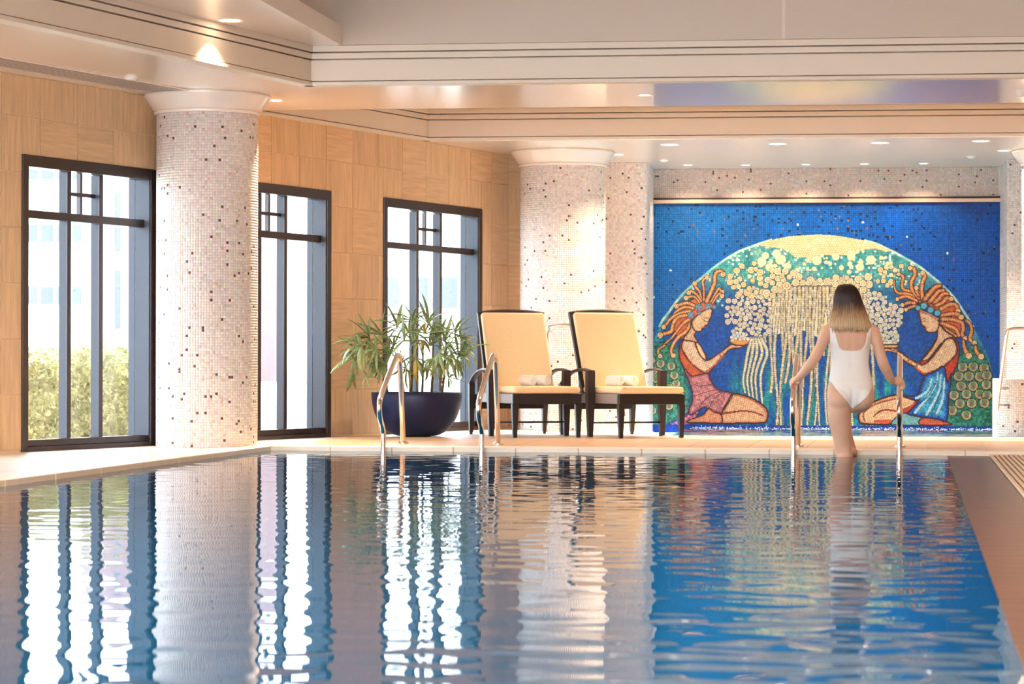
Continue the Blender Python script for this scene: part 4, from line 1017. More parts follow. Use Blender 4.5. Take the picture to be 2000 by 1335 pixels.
for (hx, hy, dy, n, ln, dirn, dr, yl) in fans:
    dy = dy - (.34 if hx < 720 else .2 if hx < 745 else 0)
    H = pl(hx, hy, dy); A, B = min(cane_top, key=lambda c: (c[1] - H).length)
    mid = B.lerp(H, .5) + Vector((0, 0, .05)); m = MB()
    m.tube([B.lerp(A, .25), mid, H], [.0045, .0038, .003], 6); fr = m.build('frond_stalk', M_LEAF, palm, smooth=True)
    out = Vector((math.cos(math.radians(dirn)), 0, math.sin(math.radians(dirn)) * .8)); out.y = rng.uniform(-.5, .5) + max(-.5, dy) * 1.5; out.normalize()
    side = out.cross(Vector((0, -1, .35))).normalized()
    for k in range(n):
        t = (k / (n - 1) - .5) * 2 if n > 1 else 0
        a = t * math.radians(88); d = (out * math.cos(a) + side * math.sin(a) + Vector((0, rng.uniform(-.25, .25), rng.uniform(-.1, .12)))).normalized()
        zx = Vector((0, 0, 1)) + Vector((rng.uniform(-.4, .4), rng.uniform(-.9, .1), 0)); yv = zx.cross(d).normalized(); zv = d.cross(yv)
        L = ln * rng.uniform(.82, 1.12) * (1 - .18 * abs(t))
        Mx = Matrix((d * L, yv * L * .85, zv * L)).transposed().to_4x4(); Mx.translation = H
        if rng.random() < yl: me = rng.choice(leaf_y)
        else: me = leaf_m[{0: rng.choice((0, 0, 1, 3)), 1: rng.choice((0, 1, 1, 2)), 2: rng.choice((1, 2, 2))}[dr]]
        lo = link('leaf', me, fr); lo.matrix_local = Mx
# the lone leaf hanging far left
m = MB(); A = pl(745, 742, -.02); H = pl(690, 722, -.02); m.tube([A, pl(722, 733, -.02), pl(702, 719, -.02), H], [.005, .004, .004, .003], 6); fr = m.build('frond_stalk', M_LEAF, palm, smooth=True)
for d, yv, L in ((Vector((-.25, 0, -1)), Vector((1, .3, 0)), .22), (Vector((.05, .1, -1)), Vector((1, -.4, 0)), .19)):
    d.normalize(); zv = d.cross(yv).normalized(); yv = zv.cross(d); Mx = Matrix((d * L, yv * L * 1.3, zv * L)).transposed().to_4x4(); Mx.translation = H; lo = link('leaf', leaf_m[0], fr); lo.matrix_local = Mx

# ------------------------------------------------------------------ pool ladders
def edge_pt(px):                                       # point of the pool's far edge seen at column px
    t = (px - 1000) / FOC; q = (t * POOL_C.y - POOL_C.x) / (QA.x - t * QA.y); return q
def make_ladder(q0, q1, label):
    c = (q0 + q1) / 2; root = thing('pool_ladder', MP @ Vector((c, 0, 0)), label, 'ladder', 'steel pool ladders on the far pool edge'); R = MP.to_3x3().to_4x4()
    path = [(-.06, -.75), (-.06, -.3), (-.06, .10), (-.07, .155), (-.11, .205), (-.165, .245), (-.20, .29), (-.21, .345), (-.18, .405), (-.05, .485), (.2, .62), (.38, .71), (.46, .742), (.52, .748), (.565, .728), (.59, .685), (.63, .50), (.70, .16), (.725, .03)]
    pts = spline(path, False, 4)
    for s in (q0 - c, q1 - c):
        m = MB(); m.tube([(s, a, z) for a, z in pts], .0213, 14); h = m.build('handrail', M_STEEL, root, smooth=True); h.matrix_local = R
        m = MB(); m.lathe([(.045, 0), (.045, .012), (.03, .02), (.0215, .022)], 20, Matrix.Translation((s, .725, ZD + .004))); f = m.build('floor_flange', M_STEEL, h, smooth='auto')
    for z in (-.37, -.66):
        m = MB(); x0, x1 = q0 - c, q1 - c; m.box((x0 - .0, -.115, z - .03), (x1, -.03, z)); t = m.build('tread', M_BASIN, root, bevel=.006); t.matrix_local = R
    return root
def ladder_px(a, b, label): return make_ladder(edge_pt(a), edge_pt(b), label)
ladder_px(752, 944, 'stainless steel pool ladder in front of the potted palm')
lad = ladder_px(1551, 1757, 'stainless steel pool ladder the woman is holding')
# wall rails by the spa
def rail(pts, r, label, parts=()):
    root = thing('grab_rail', pts[0], label, 'handrail'); m = MB(); p0 = Vector(pts[0]); m.tube([Vector((x, y, z)) - p0 for x, y, z in spl3(pts)], r, 12); m.build('rail_tube', M_STEEL, root, smooth=True)
    for a, b in parts:
        m = MB(); m.tube([Vector(a) - p0, Vector(b) - p0], .010, 8); m.build('bracket', M_STEEL, root, smooth=True)
def spl3(pts, n=5):
    xy_ = spline([(p[0], p[1]) for p in pts], False, n); xz = spline([(p[0], p[2]) for p in pts], False, n); return [(a[0], a[1], b[1]) for a, b in zip(xy_, xz)]
def at(px, py, D): return Vector(((px - 1000) * D / FOC, D, CAM_H + (HZN - (py - ROLL * (px - 1000))) * D / FOC))
rail([at(1068, 848, 24.4), at(1068, 720, 24.4), at(1068, 660, 24.4), at(1070, 645, 24.4), at(1076, 638, 24.4), at(1090, 636, 24.4), at(1118, 635, 24.4), at(1127, 638, 24.4), at(1131, 650, 24.4), at(1131, 720, 24.4), at(1131, 848, 24.4)], .017, 'steel grab rail standing behind the two loungers')
# low curved mosaic wall and its rail on the right
lw = at(1958, 745, 23.05); root = thing('low_wall', Vector((lw.x + .2, 23.2, ZD)), 'low curved mosaic wall at the right edge beside the mural water', kind='structure')
hL = .54 - ZD; rr = .22; Lx = 1.6; per = math.pi * rr + Lx; nq = int(per / TP)
cx0 = lw.x + rr - root.location.x; cyy = .08
def lowpt(d, e):
    arcL = math.pi / 2 * rr
    x = np.where(d < arcL, cx0 - (rr + e) * np.cos(d / rr - 0) * 1.0, cx0 + (d - arcL)); y = np.where(d < arcL, cyy - (rr + e) * np.sin(d / rr), cyy - rr - e); return x, y
def fn(u, v, h):
    d = u * TP; x, y = lowpt(d, .0008 + h); return np.stack([x, y, v * TP], 1)
o = link('mosaic_face', tess_mesh('mosaic_face', fn, int((math.pi / 2 * rr + Lx) / TP), int(hL / TP), 41), root); o['kind'] = 'stuff'
dd = np.linspace(0, math.pi / 2 * rr + Lx, 40); X_, Y_ = lowpt(dd, 0); poly = list(zip(X_.tolist(), Y_.tolist())) + [(float(X_[-1]), cyy + .25), (cx0 - rr, cyy + .25)]
m = MB(); m.prism(poly, -.05, hL - .002); m.build('grout_core', M_TGROUT, root)
m = MB(); m.prism([(a * 1.0, b - .012 if b < cyy else b) for a, b in poly], hL - .002, hL + .016); m.build('cap_stone', M_TGROUT, root, bevel=.004)
rp = [at(2040, 641, 22.9), at(2000, 641, 22.9), at(1982, 641, 22.9), at(1972, 643, 22.9), at(1967, 650, 22.9), at(1960, 700, 22.9), at(1951, 770, 22.9), at(1948, 800, 22.9)]
rail(rp, .016, 'steel grab rail rising beside the low curved wall', [(at(1953, 757, 22.9), at(1968, 757, 23.1)), (at(1949, 790, 22.9), at(1966, 790, 23.1)), (at(2040, 641, 22.9), at(2040, 760, 22.92))])

# ------------------------------------------------------------------ ceiling fittings
M_LAMP = emit_mat('lamp_glow', (1.0, .86, .66), 9.0)
M_WHITE = pmat('white_enamel', srgb(240, 232, 224), .35)
def make_light(pt, r, label, aim=None, watt=None, blend=.6, cone=95, group='recessed ceiling lights'):
    root = thing('ceiling_light', pt, label, 'light', group)
    m = MB(); m.lathe([(r, .0), (r * 1.25, -.004), (r * 1.3, .0), (r * 1.28, .004), (r, .02), (r * .97, .03)], 28); m.build('trim_ring', M_WHITE, root, smooth='auto')
    m = MB(); m.lathe([(.001, -.001), (r * .9, -.001), (r, .001)], 24); m.build('lens', M_LAMP, root)
    if watt is None: watt = SPOT_W
    if watt:
        l = bpy.data.lights.new('spot', 'SPOT'); l.energy = watt; l.color = WARM; l.spot_size = math.radians(cone); l.spot_blend = blend; l.shadow_soft_size = r * .8
        o = bpy.data.objects.new('bulb', l); COL.objects.link(o); o.parent = root; o.location = (0, 0, -.02)
        o.rotation_euler = (0, 0, 0) if aim is None else Vector(aim).to_track_quat('-Z', 'Y').to_euler()
names4 = ['first', 'second', 'third', 'fourth', 'fifth']
for i, (a, b) in enumerate([(1307, 282.5), (1518, 281), (1718, 279), (1915, 275.5)]):
    make_light(P(a, b, ZC - .001), .070, '%s from the left of the large downlights before the mural' % names4[i], watt=SPOT_W * 1.7, cone=130)
for i, (a, b) in enumerate([(1343, 322), (1456, 322), (1573, 321), (1688, 320), (1803, 319)]):
    pt = P(a, b, ZC - .001); make_light(pt, .040, '%s from the left of the small spotlights close to the mural wall' % names4[i], aim=(NM * -.38 + Vector((0, 0, -1))), watt=SPOT_W * .24, cone=100)
make_light(P(1205, 302, ZC - .001), .05, 'small spotlight beside the capital of the far column', watt=SPOT_W * 1.5, aim=(-.20, -.1, -1), cone=80)
make_light(P(1960, 294, ZC - .001), .05, 'small spotlight beside the right mosaic pier', watt=SPOT_W * 1.0)
make_light(P(1258, 185.5, ZC - .001), .05, 'pale flush light on the underside of the front beam', watt=SPOT_W * .6)
make_light(P(537, 196, ZC - .001), .05, 'small spotlight beside the capital of the front column', watt=SPOT_W * 3.2, aim=(-.16, -.05, -1), cone=80)
make_light(P(448, 40, ZU - .001), .072, 'round downlight on the raised upper left soffit', watt=SPOT_W * .8)
wl = P(388, 118, ZC + .2) + NW * .15; wl.z = ZU - .001
make_light(wl, .016, 'downlight close to the left cornice that throws a warm scallop', watt=SPOT_W * .3, cone=84)
def disc_thing(name, pt, r, h, label, cat, mat):
    m = MB(); m.lathe([(.001, -h), (r * .7, -h), (r, -h * .3), (r, 0)], 24); root = thing(name, pt, label, cat); m.build('cover', mat, root, smooth='auto')
    m = MB(); m.lathe([(r * 1.15, 0), (r * 1.15, -.003), (r * .9, -.003)], 24); m.build('base_ring', M_WHITE, root)
disc_thing('smoke_detector', P(255, 151, ZC), .045, .02, 'white smoke detector on the left soffit by the air vent', 'detector', M_WHITE)
disc_thing('smoke_detector', P(1296, 313, ZC), .04, .015, 'small detector left on the soffit before the mural', 'detector', M_WHITE)
disc_thing('smoke_detector', P(1895, 306, ZC), .04, .015, 'small detector right on the soffit before the mural', 'detector', M_WHITE)
disc_thing('wall_sprinkler', P(1996, 176, ZC), .05, .05, 'round white ceiling fitting at the right edge of the front beam', 'fitting', M_WHITE)
# long slot air vent in the left soffit
va, vb = P(360, 182, ZC), P(0, 120, ZC); vd = (vb - va).normalized(); va = va; MV = frame(va, vd)
vent = thing('air_vent', va, 'long slatted air vent in the left soffit', 'vent'); RV = MV.to_3x3().to_4x4(); VL = 5.2; VWd = .34
m = MB(); m.box((0, -VWd / 2, -.004), (VL, VWd / 2, -.001), RV); m.build('slot_shade_sheet', pmat('slot_shade_colour', srgb(46, 40, 38), .8), vent)  # flat sheet whose dark colour stands in for shade between the slats
sm = MB(); sm.box((0, -.008, -.0055), (VL, .008, -.004)); sme = sm.mesh('slat', M_PAINT, bevel=.002)
for k in range(9):
    o = link('slat', sme, vent); o.matrix_local = RV @ Matrix.Translation((0, -VWd / 2 + .02 + k * (VWd - .04) / 8, 0))
m = MB()
for y0, y1 in ((-VWd / 2 - .02, -VWd / 2), (VWd / 2, VWd / 2 + .02)): m.box((-.02, y0, -.01), (VL, y1, -.001), RV)
m.box((-.02, -VWd / 2, -.01), (0, VWd / 2, -.001), RV); m.build('border', M_PAINT, vent)
# deck fittings
def deck_disc(name, px, py, r, label, cat, mat):
    pt = P(px, py, ZD); root = thing(name, pt, label, cat); m = MB(); m.lathe([(.001, .004), (r * .8, .004), (r, .002), (r, -.005)], 24); m.build('cover', mat, root, smooth='auto')
    m = MB(); m.lathe([(r, .003), (r * 1.15, .003), (r * 1.18, 0)], 24); m.build('rim', M_BRUSHED, root, smooth='auto')
deck_disc('floor_drain', 283, 895.5, .055, 'dark round drain in the deck before the front column', 'drain', pmat('drain_dark', srgb(50, 48, 52), .4, metal=.6))
deck_disc('depth_marker', 163, 903.5, .045, 'white round marker in the deck, the farther of two', 'marker', M_WHITE)
deck_disc('depth_marker', 102, 910.5, .045, 'white round marker in the deck, the nearer of two', 'marker', M_WHITE)

# ------------------------------------------------------------------ splash of water along the mural
rg = np.random.default_rng(3); mb = MB()
for k in range(800):
    x = rg.uniform(.05, SW - .05); y = SD - .17 - abs(rg.normal(0, .10)); z = -.012 + abs(rg.normal(0, .012)); r = rg.uniform(.002, .006)
    c = MS @ Vector((x, y, z)); vs = [c + Vector(d) * r for d in ((1.6, 0, 0), (-1.6, 0, 0), (0, 1.6, 0), (0, -1.6, 0), (0, 0, 1), (0, 0, -1))]
    mb.add(vs, [(0, 2, 4), (2, 1, 4), (1, 3, 4), (3, 0, 4), (2, 0, 5), (1, 2, 5), (3, 1, 5), (0, 3, 5)])
o = mb.build('water_splash', pmat('white_froth', srgb(214, 226, 250), .35), smooth=True); tag(o, 'line of white froth where water runs off the mural', 'splash', kind='stuff')

# ------------------------------------------------------------------ outside the windows
gm = MB(); g0 = wall_pt(-30) - NW * .3; g1 = wall_pt(150) - NW * .3
gm.prism(xy(g0, g1, g1 - NW * 160, g0 - NW * 160), -.3, -.06); tag(gm.build('ground', pmat('garden_paving', srgb(206, 202, 190), .8, var=.05, scale=.5)), 'pale paved ground outside the windows', kind='structure')
M_HEDGE = pmat('hedge_leaf', srgb(204, 206, 164), .6, var=.5, scale=4, objvar=0)
def hedge(u0, u1, d, h, label, seed):
    rgh = np.random.default_rng(seed); root = thing('garden_hedge', wall_pt(18) + UW * u0 - NW * d + Vector((0, 0, -.06)), label, 'hedge')
    R = Matrix((UW, -NW, Vector((0, 0, 1)))).transposed(); m = MB(); L = u1 - u0
    m.box((.1, .1, 0), (L - .1, .75, h - .12), R.to_4x4()); m.build('branch_mass', pmat('hedge_core', srgb(200, 204, 160), .8, var=.5, scale=14), root)  # inner mass in nearly the same pale tone as the leaves
    n = int(20000 * L / 6); V = []; F = []
    for k in range(n):
        c = Vector((rgh.uniform(0, L), rgh.uniform(-.02, .25) if rgh.random() < .7 else rgh.uniform(0, .8), 0)); c.z = rgh.uniform(.02, h) + .09 * math.sin(c.x * 3.1) * (c.y + .3)
        if c.y > .3: c.z = h - abs(rgh.normal(0, .06))
        a = Vector(rgh.normal(0, 1, 3)).normalized(); b = a.cross(Vector(rgh.normal(0, 1, 3))).normalized(); s = rgh.uniform(.018, .036)
        b0 = len(V); V += [R @ (c + a * s), R @ (c + b * s * .5), R @ (c - a * s), R @ (c - b * s * .5)]; F.append((b0, b0 + 1, b0 + 2, b0 + 3))
    m = MB(); m.add(V, F); o = m.build('foliage', M_HEDGE, root); o['kind'] = 'stuff'
hedge(1.6, 5.2, 1.6, .86, 'pale clipped hedge outside the left window', 5)
M_FAC = pmat('white_render', srgb(240, 238, 232), .8); M_BRICK = pmat('pinkish_brick', srgb(118, 96, 96), .8, var=.1, scale=.8); M_WINFAR = pmat('far_window', srgb(84, 88, 98), .35, spec=.2)
def building(name, pt, u, w, dep, h, mat, label, rows, cols, wz, wh, wgap, edge):
    M = frame(pt, u); root = thing(name, pt, label, 'building'); R = M.to_3x3().to_4x4()
    m = MB(); m.box((0, 0, -.3), (w, dep, h), R); m.build('wall', mat, root)
    m = MB(); m.box((-.2, -.2, h), (w + .2, dep + .2, h + .35), R); m.build('roof', M_FAC, root)
    ww = (w - 2 * edge) / cols
    wm = MB(); wm.box((0, -.06, 0), (ww - wgap, .02, wh), R); wme = wm.mesh('window', M_WINFAR)
    for r in range(rows):
        for c in range(cols):
            o = link('window', wme, root); o.matrix_local = R @ Matrix.Translation((edge + c * ww, 0, wz + r * 2.95))
building('white_building', Vector((-25, 121, 0)), (1, .05), 10.5, 9, 12, M_FAC, 'long white building with two bands of windows, far outside', 3, 13, 3.4, .85, .12, .5)
building('brick_building', Vector((-15.6, 98, 0)), (1, .3), 7, 7, 9.6, M_BRICK, 'pinkish brick building beyond the left window', 2, 4, 2.0, 2.2, .5, .4)
building('white_building', Vector((-9.6, 126, 0)), (1, .05), 9, 9, 14, M_FAC, 'white building seen through the window right of the front column', 4, 5, 3.2, 1.0, .9, 1.0)
building('white_building', Vector((-6.0, 90, 0)), (1, .1), 7, 7, 5.2, M_FAC, 'low white building behind the palm window', 1, 6, 2.6, 1.1, .35, .4)
# ------------------------------------------------------------------ the woman on the ladder
DW = 18.98; KX = 1662.0; SCL = FOC / DW
BX = (KX - 1000) / SCL
def wp(px, py, y=0.0):                                 # body frame: x right, y away from the lens, z above the water
    return Vector(((px - KX) / SCL, y, CAM_H + (HZN - (py - 1.46)) / SCL))
def ell(c, rx, ry, ax=Vector((1, 0, 0)), ay=Vector((0, 1, 0)), n=20, p=2.0):
    out = []
    for k in range(n):
        a = 2 * math.pi * k / n; ca, sa = math.cos(a), math.sin(a)
        out.append(c + ax * rx * math.copysign(abs(ca) ** (2 / p), ca) + ay * ry * math.copysign(abs(sa) ** (2 / p), sa))
    return out
def limb(mb, pts, n=16):
    """pts: (centre, radius across, radius deep)"""
    C = [p[0] for p in pts]; rings = []; up = Vector((0, 1, 0))
    for i, (c, ra, rb) in enumerate(pts):
        t = (C[min(i + 1, len(C) - 1)] - C[max(i - 1, 0)]).normalized(); b = (up - t * up.dot(t))
        b = b.normalized() if b.length > .2 else Vector((0, 0, 1)) - t * t.z; b.normalize(); a = t.cross(b).normalized(); rings.append(ell(c, ra, rb, a, b, n))
    mb.loft(rings)
def ball(mb, c, r, n=14):
    rings = []
    for i in range(1, n):
        a = math.pi * i / n - math.pi / 2; rings.append([c + Vector((r[0] * math.cos(a) * math.cos(2 * math.pi * k / 16), r[1] * math.cos(a) * math.sin(2 * math.pi * k / 16), r[2] * math.sin(a))) for k in range(16)])
    mb.loft(rings)
B = MB()
def tor(py, pl_, pr, y, d, p=2.3):                     # torso ring from its left and right outline
    a, b = wp(pl_, py, y), wp(pr, py, y); return ell((a + b) / 2, (b - a).length / 2, d, n=28, p=p)
B.loft([tor(806, 1640, 1686, .05, .05), tor(799, 1626, 1698, .03, .085), tor(788, 1618.5, 1704, .02, .108), tor(775, 1615.5, 1707.5, .012, .118), tor(760, 1616.5, 1707, .012, .116), tor(745, 1619.5, 1704.5, .02, .106),
        tor(728, 1624, 1700, .035, .092), tor(708, 1627, 1697.5, .05, .082), tor(690, 1625.5, 1699, .06, .086), tor(674, 1622.5, 1701.5, .062, .096), tor(660, 1619.5, 1704.5, .06, .098), tor(648, 1616.5, 1707.5, .055, .088), tor(638, 1619, 1705, .055, .066), tor(630, 1636, 1688, .06, .05), tor(622, 1645, 1678, .065, .046)])
# shoulder blades, buttocks, bust
for s, x in ((-1, 1641), (1, 1683)): ball(B, wp(x, 664, -.005), (.052, .03, .075))
ball(B, wp(1638.5, 779, -.044), (.088, .082, .092)); ball(B, wp(1685, 776, -.028), (.084, .084, .090))
for x in (1645, 1679): ball(B, wp(x, 676, .145), (.055, .05, .05))
# neck and head, nodding slightly forward
limb(B, [(wp(1661, 636, .062), .062, .055), (wp(1661, 620, .075), .050, .050), (wp(1660, 606, .085), .050, .052), (wp(1659.5, 596, .092), .052, .055)])
hc = wp(1658.5, 579, .105)
hd = []
for z, rx, ry, oy in ((-.115, .026, .030, .062), (-.100, .040, .050, .048), (-.075, .054, .072, .028), (-.045, .063, .086, .010), (-.01, .070, .094, 0), (.03, .072, .096, -.004), (.062, .064, .084, -.006), (.084, .046, .060, -.006), (.096, .020, .028, -.006)):
    hd.append(ell(hc + Vector((0, oy, z)), rx, ry, n=20))
B.loft(hd)
B.loft([ell(hc + Vector((0, .090, .015)), .008, .008, n=10), ell(hc + Vector((0, .102, -.012)), .012, .014, n=10), ell(hc + Vector((0, .104, -.034)), .016, .020, n=10), ell(hc + Vector((0, .088, -.046)), .012, .012, n=10)])   # nose
ball(B, hc + Vector((0, .084, -.064)), (.022, .012, .006)); ball(B, hc + Vector((0, .083, -.073)), (.019, .012, .006)); ball(B, hc + Vector((0, .078, .018)), (.05, .018, .010))
for s in (-1, 1): ball(B, hc + Vector((s * .071, .002, -.015)), (.010, .020, .032))
# standing left leg, right leg stepping up
limb(B, [(wp(1639, 772, .0), .086, .094), (wp(1638.5, 790, -.006), .088, .100), (wp(1639, 806, -.004), .086, .096), (wp(1640, 822, .004), .082, .086), (wp(1643, 838, .012), .076, .078), (wp(1645.5, 856, .02), .068, .068), (wp(1648, 872, .022), .061, .062), (wp(1650, 884, .018), .058, .058), (wp(1651, 898, .008), .060, .064),
         (wp(1651.5, 916, .002), .057, .062), (wp(1652, 936, .004), .047, .05), (wp(1652, 958, .012), .036, .038), (wp(1652, 972, .016), .035, .040), (wp(1652, 978, .02), .036, .046)], 20)
limb(B, [(wp(1652, 974, .0), .032, .028), (wp(1652, 980, .05), .038, .030), (wp(1651, 984, .12), .044, .020), (wp(1650, 985, .17), .040, .013)])
limb(B, [(wp(1684, 772, .02), .084, .086), (wp(1684, 776, .10), .086, .086), (wp(1678, 779, .20), .078, .080), (wp(1671, 781, .30), .070, .070), (wp(1664, 783, .38), .060, .060), (wp(1661, 787, .425), .052, .050)], 20)
limb(B, [(wp(1661, 784, .415), .054, .050), (wp(1660.5, 798, .40), .050, .056), (wp(1661, 816, .36), .048, .060), (wp(1663, 836, .325), .044, .055), (wp(1667, 856, .29), .036, .043), (wp(1671.5, 872, .262), .032, .036), (wp(1673.5, 882, .25), .034, .040), (wp(1673, 888, .25), .034, .044)], 18)
ball(B, wp(1673, 884, .205), (.036, .040, .034))
limb(B, [(wp(1673, 884, .22), .034, .03), (wp(1672, 888, .29), .040, .026), (wp(1671, 891, .36), .045, .018), (wp(1670, 892, .41), .040, .012)])
# arms: shoulder, elbow, wrist on the rails
HLc, HRc = wp(1557.9, 751, .15), wp(1762.2, 751, .15)
limb(B, [(wp(1628, 642, .06), .055, .055), (wp(1616.5, 648, .055), .054, .056), (wp(1610, 662, .045), .043, .05), (wp(1604.5, 676, .035), .041, .046), (wp(1596, 692, .025), .040, .043), (wp(1588, 705, .025), .040, .041), (wp(1581, 715, .04), .039, .039), (wp(1573.5, 725, .07), .034, .035), (wp(1565.5, 735, .10), .028, .028), (wp(1560, 741, .125), .025, .023)])
limb(B, [(wp(1696, 642, .06), .055, .055), (wp(1707.5, 648, .055), .054, .056), (wp(1713, 662, .045), .043, .05), (wp(1717, 678, .035), .041, .046), (wp(1721, 695, .025), .040, .043), (wp(1725.5, 708, .025), .040, .041), (wp(1731, 719, .04), .038, .039), (wp(1737.5, 730, .07), .033, .034), (wp(1744, 740, .10), .028, .028), (wp(1748, 745, .125), .025, .023)])
def hand(mb, wrist, grip, s):
    """closed on a rail that runs away and upward through 'grip'; s = -1 left hand, 1 right"""
    ra = Vector((s * .012, .88, .47)).normalized(); side = Vector((s, 0, 0)); top = side.cross(ra).normalized()
    if top.z < 0: top = -top
    palm_c = grip + top * .034 - side * .002 - ra * .004
    limb(mb, [(wrist, .025, .021), (wrist.lerp(palm_c, .45) + top * .005, .030, .018), (palm_c - side * .008, .036, .015), (palm_c + side * .006 - top * .001, .036, .013), (palm_c + side * .016 - top * .005, .029, .009)])
    for k in range(4):                                  # fingers wrap over the top and down the outside
        off = ra * ((k - 1.5) * .0205); ln = (0.92, 1.04, 1.0, .82)[k]; pts = []
        for t, (a, b) in enumerate(((.012, .034), (.030, .024), (.036, .004), (.030, -.018 * ln), (.014, -.030 * ln), (.002, -.032 * ln))):
            r = (.0092, .0088, .0084, .0080, .0074, .0058)[t]; pts.append((grip + off + side * a + top * b, r, r))
        limb(mb, pts, 10)
    th = [(palm_c - side * .012 - ra * .025, .013, .012), (grip - side * .028 + top * .014 + ra * .0, .0115, .0115), (grip - side * .032 - top * .006 + ra * .022, .0102, .0102), (grip - side * .022 - top * .024 + ra * .038, .0085, .0085)]
    limb(mb, th, 10)
hand(B, wp(1560, 741, .125), HLc, -1); hand(B, wp(1748, 745, .125), HRc, 1)
bm0 = B.mesh('body', [], False); tmp = bpy.data.objects.new('body_tmp', bm0); COL.objects.link(tmp)
md = tmp.modifiers.new('r', 'REMESH'); md.mode = 'VOXEL'; md.voxel_size = .0042; md.adaptivity = 0
m2 = tmp.modifiers.new('s', 'SMOOTH'); m2.factor = .5; m2.iterations = 3
dg = bpy.context.evaluated_depsgraph_get(); body_me = bpy.data.meshes.new_from_object(tmp.evaluated_get(dg)); bpy.data.objects.remove(tmp)
body_me.name = 'body'
def relax(me, its, wfun):
    nv = len(me.vertices); co = np.empty(nv * 3, np.float32); me.vertices.foreach_get('co', co); co = co.reshape(-1, 3).astype(float)
    ne = len(me.edges); ed = np.empty(ne * 2, np.int32); me.edges.foreach_get('vertices', ed); ed = ed.reshape(-1, 2)
    deg = np.bincount(ed.ravel(), minlength=nv)[:, None]; w = wfun(co)[:, None]
    for _ in range(its):
        acc = np.zeros_like(co)
        for a, b in ((0, 1), (1, 0)):
            for d in range(3): acc[:, d] += np.bincount(ed[:, a], weights=co[ed[:, b], d], minlength=nv)
        co += .5 * w * (acc / np.maximum(deg, 1) - co)
    me.vertices.foreach_set('co', co.astype(np.float32).ravel()); me.update()
relax(body_me, 12, lambda c: np.clip((.235 - np.abs(c[:, 0])) / .05, 0, 1) * np.clip((c[:, 2] - .28) / .05, 0, 1) * np.clip((1.02 - c[:, 2]) / .06, 0, 1))
relax(body_me, 22, lambda c: np.clip((.235 - np.abs(c[:, 0])) / .05, 0, 1) * np.clip((c[:, 2] - .56) / .06, 0, 1) * np.clip((1.02 - c[:, 2]) / .06, 0, 1))
body_me.polygons.foreach_set('use_smooth', [True] * len(body_me.polygons))
M_SKIN = pmat('skin', srgb(226, 178, 150), .5, spec=.35, var=.03, scale=9, sss=.12)
body_me.materials.clear(); body_me.materials.append(M_SKIN)
def groove(me, f):
    nv = len(me.vertices); c = np.empty(nv * 3, np.float32); me.vertices.foreach_get('co', c); c = c.reshape(-1, 3); c[:, 1] += f(c.astype(float)); me.vertices.foreach_set('co', c.ravel()); me.update()
sx_ = lambda c: c[:, 0] - (1661 - KX) / SCL
groove(body_me, lambda c: (c[:, 1] < .05) * (.0035 * np.exp(-(sx_(c) / .020) ** 2) * np.clip((c[:, 2] - .62) / .08, 0, 1) * np.clip((1.0 - c[:, 2]) / .1, 0, 1) + .020 * np.exp(-(sx_(c) / .017) ** 2) * np.exp(-((c[:, 2] - .40) / .075) ** 2)))
person = thing('person', (BX, DW, 0), 'woman with long ombre hair in a white swimsuit climbing the pool ladder', 'person')
link('body', body_me, person)
# swimsuit: the part of the skin inside the cut lines, lifted off it
nv = len(body_me.vertices); co = np.empty(nv * 3, np.float32); body_me.vertices.foreach_get('co', co); co = co.reshape(-1, 3).astype(float)
no = np.empty(nv * 3, np.float32); body_me.vertices.foreach_get('normal', no); no = no.reshape(-1, 3).astype(float)
qx = co[:, 0] * SCL + KX; qy = HZN + 1.46 - (co[:, 2] - CAM_H) * SCL
def interp(tab, y): t = np.array(tab); return np.interp(y, t[:, 0], t[:, 1])
il = interp([(560, 1629.5), (641, 1629), (660, 1632), (672, 1635.5), (679, 1639.5), (683, 1645.5), (684.5, 1656), (685, 1664)], qy); ir = interp([(560, 1695.5), (638, 1695.5), (660, 1692.5), (672, 1689.3), (679, 1685.5), (683, 1680), (684.5, 1670), (685, 1664)], qy)
ol = interp([(560, 1619), (640, 1620.4), (660, 1621.4), (676, 1622), (684, 1618), (692, 1612), (760, 1606)], qy); orr = interp([(560, 1704), (640, 1701.6), (660, 1700.6), (674, 1700.2), (684, 1704), (692, 1708), (760, 1716)], qy)
legy = interp([(1600, 737), (1616, 739), (1620, 742), (1631, 760), (1645, 777.5), (1655, 788.5), (1660, 795), (1666, 796), (1671, 791), (1679, 785), (1689, 775), (1700, 759), (1706, 743), (1712, 738), (1724, 736)], qx)
il = il + np.where(qy < 681, 1.3, 0); ir = ir - np.where(qy < 681, 1.3, 0)
frt = co[:, 1] > .07
il = np.where(frt, interp([(560, 1631), (640, 1631), (651, 1637), (657, 1648), (659, 1664)], qy), il); ir = np.where(frt, interp([(560, 1694), (640, 1694), (651, 1688), (657, 1676), (659, 1664)], qy), ir)
f1 = np.minimum(qx - ol, orr - qx); f2 = legy - qy
sb_ = np.where(frt, 659.5, 685.5); f3 = np.where(qy < sb_ + .5, np.maximum(il - qx, qx - ir), 30.0); f3 = np.where((qy > sb_ - 4.5) & (qy < sb_ + .5), np.maximum(f3, qy - sb_ + 1), f3)
f4 = qy - 627.0; f5 = (.20 - co[:, 1]) * SCL
head = np.where((np.abs(qx - 1661) < 24) & (qy < 634), -5, 5)
arm = np.where(qy > 690, np.minimum(qx - np.interp(qy, [690, 700, 760], [1613, 1611, 1606]), np.interp(qy, [690, 700, 720, 760], [1706, 1706, 1712, 1718]) - qx), 30)
fd = np.minimum.reduce([f1, f2, f3, f4, f5, head * 1.0, arm])
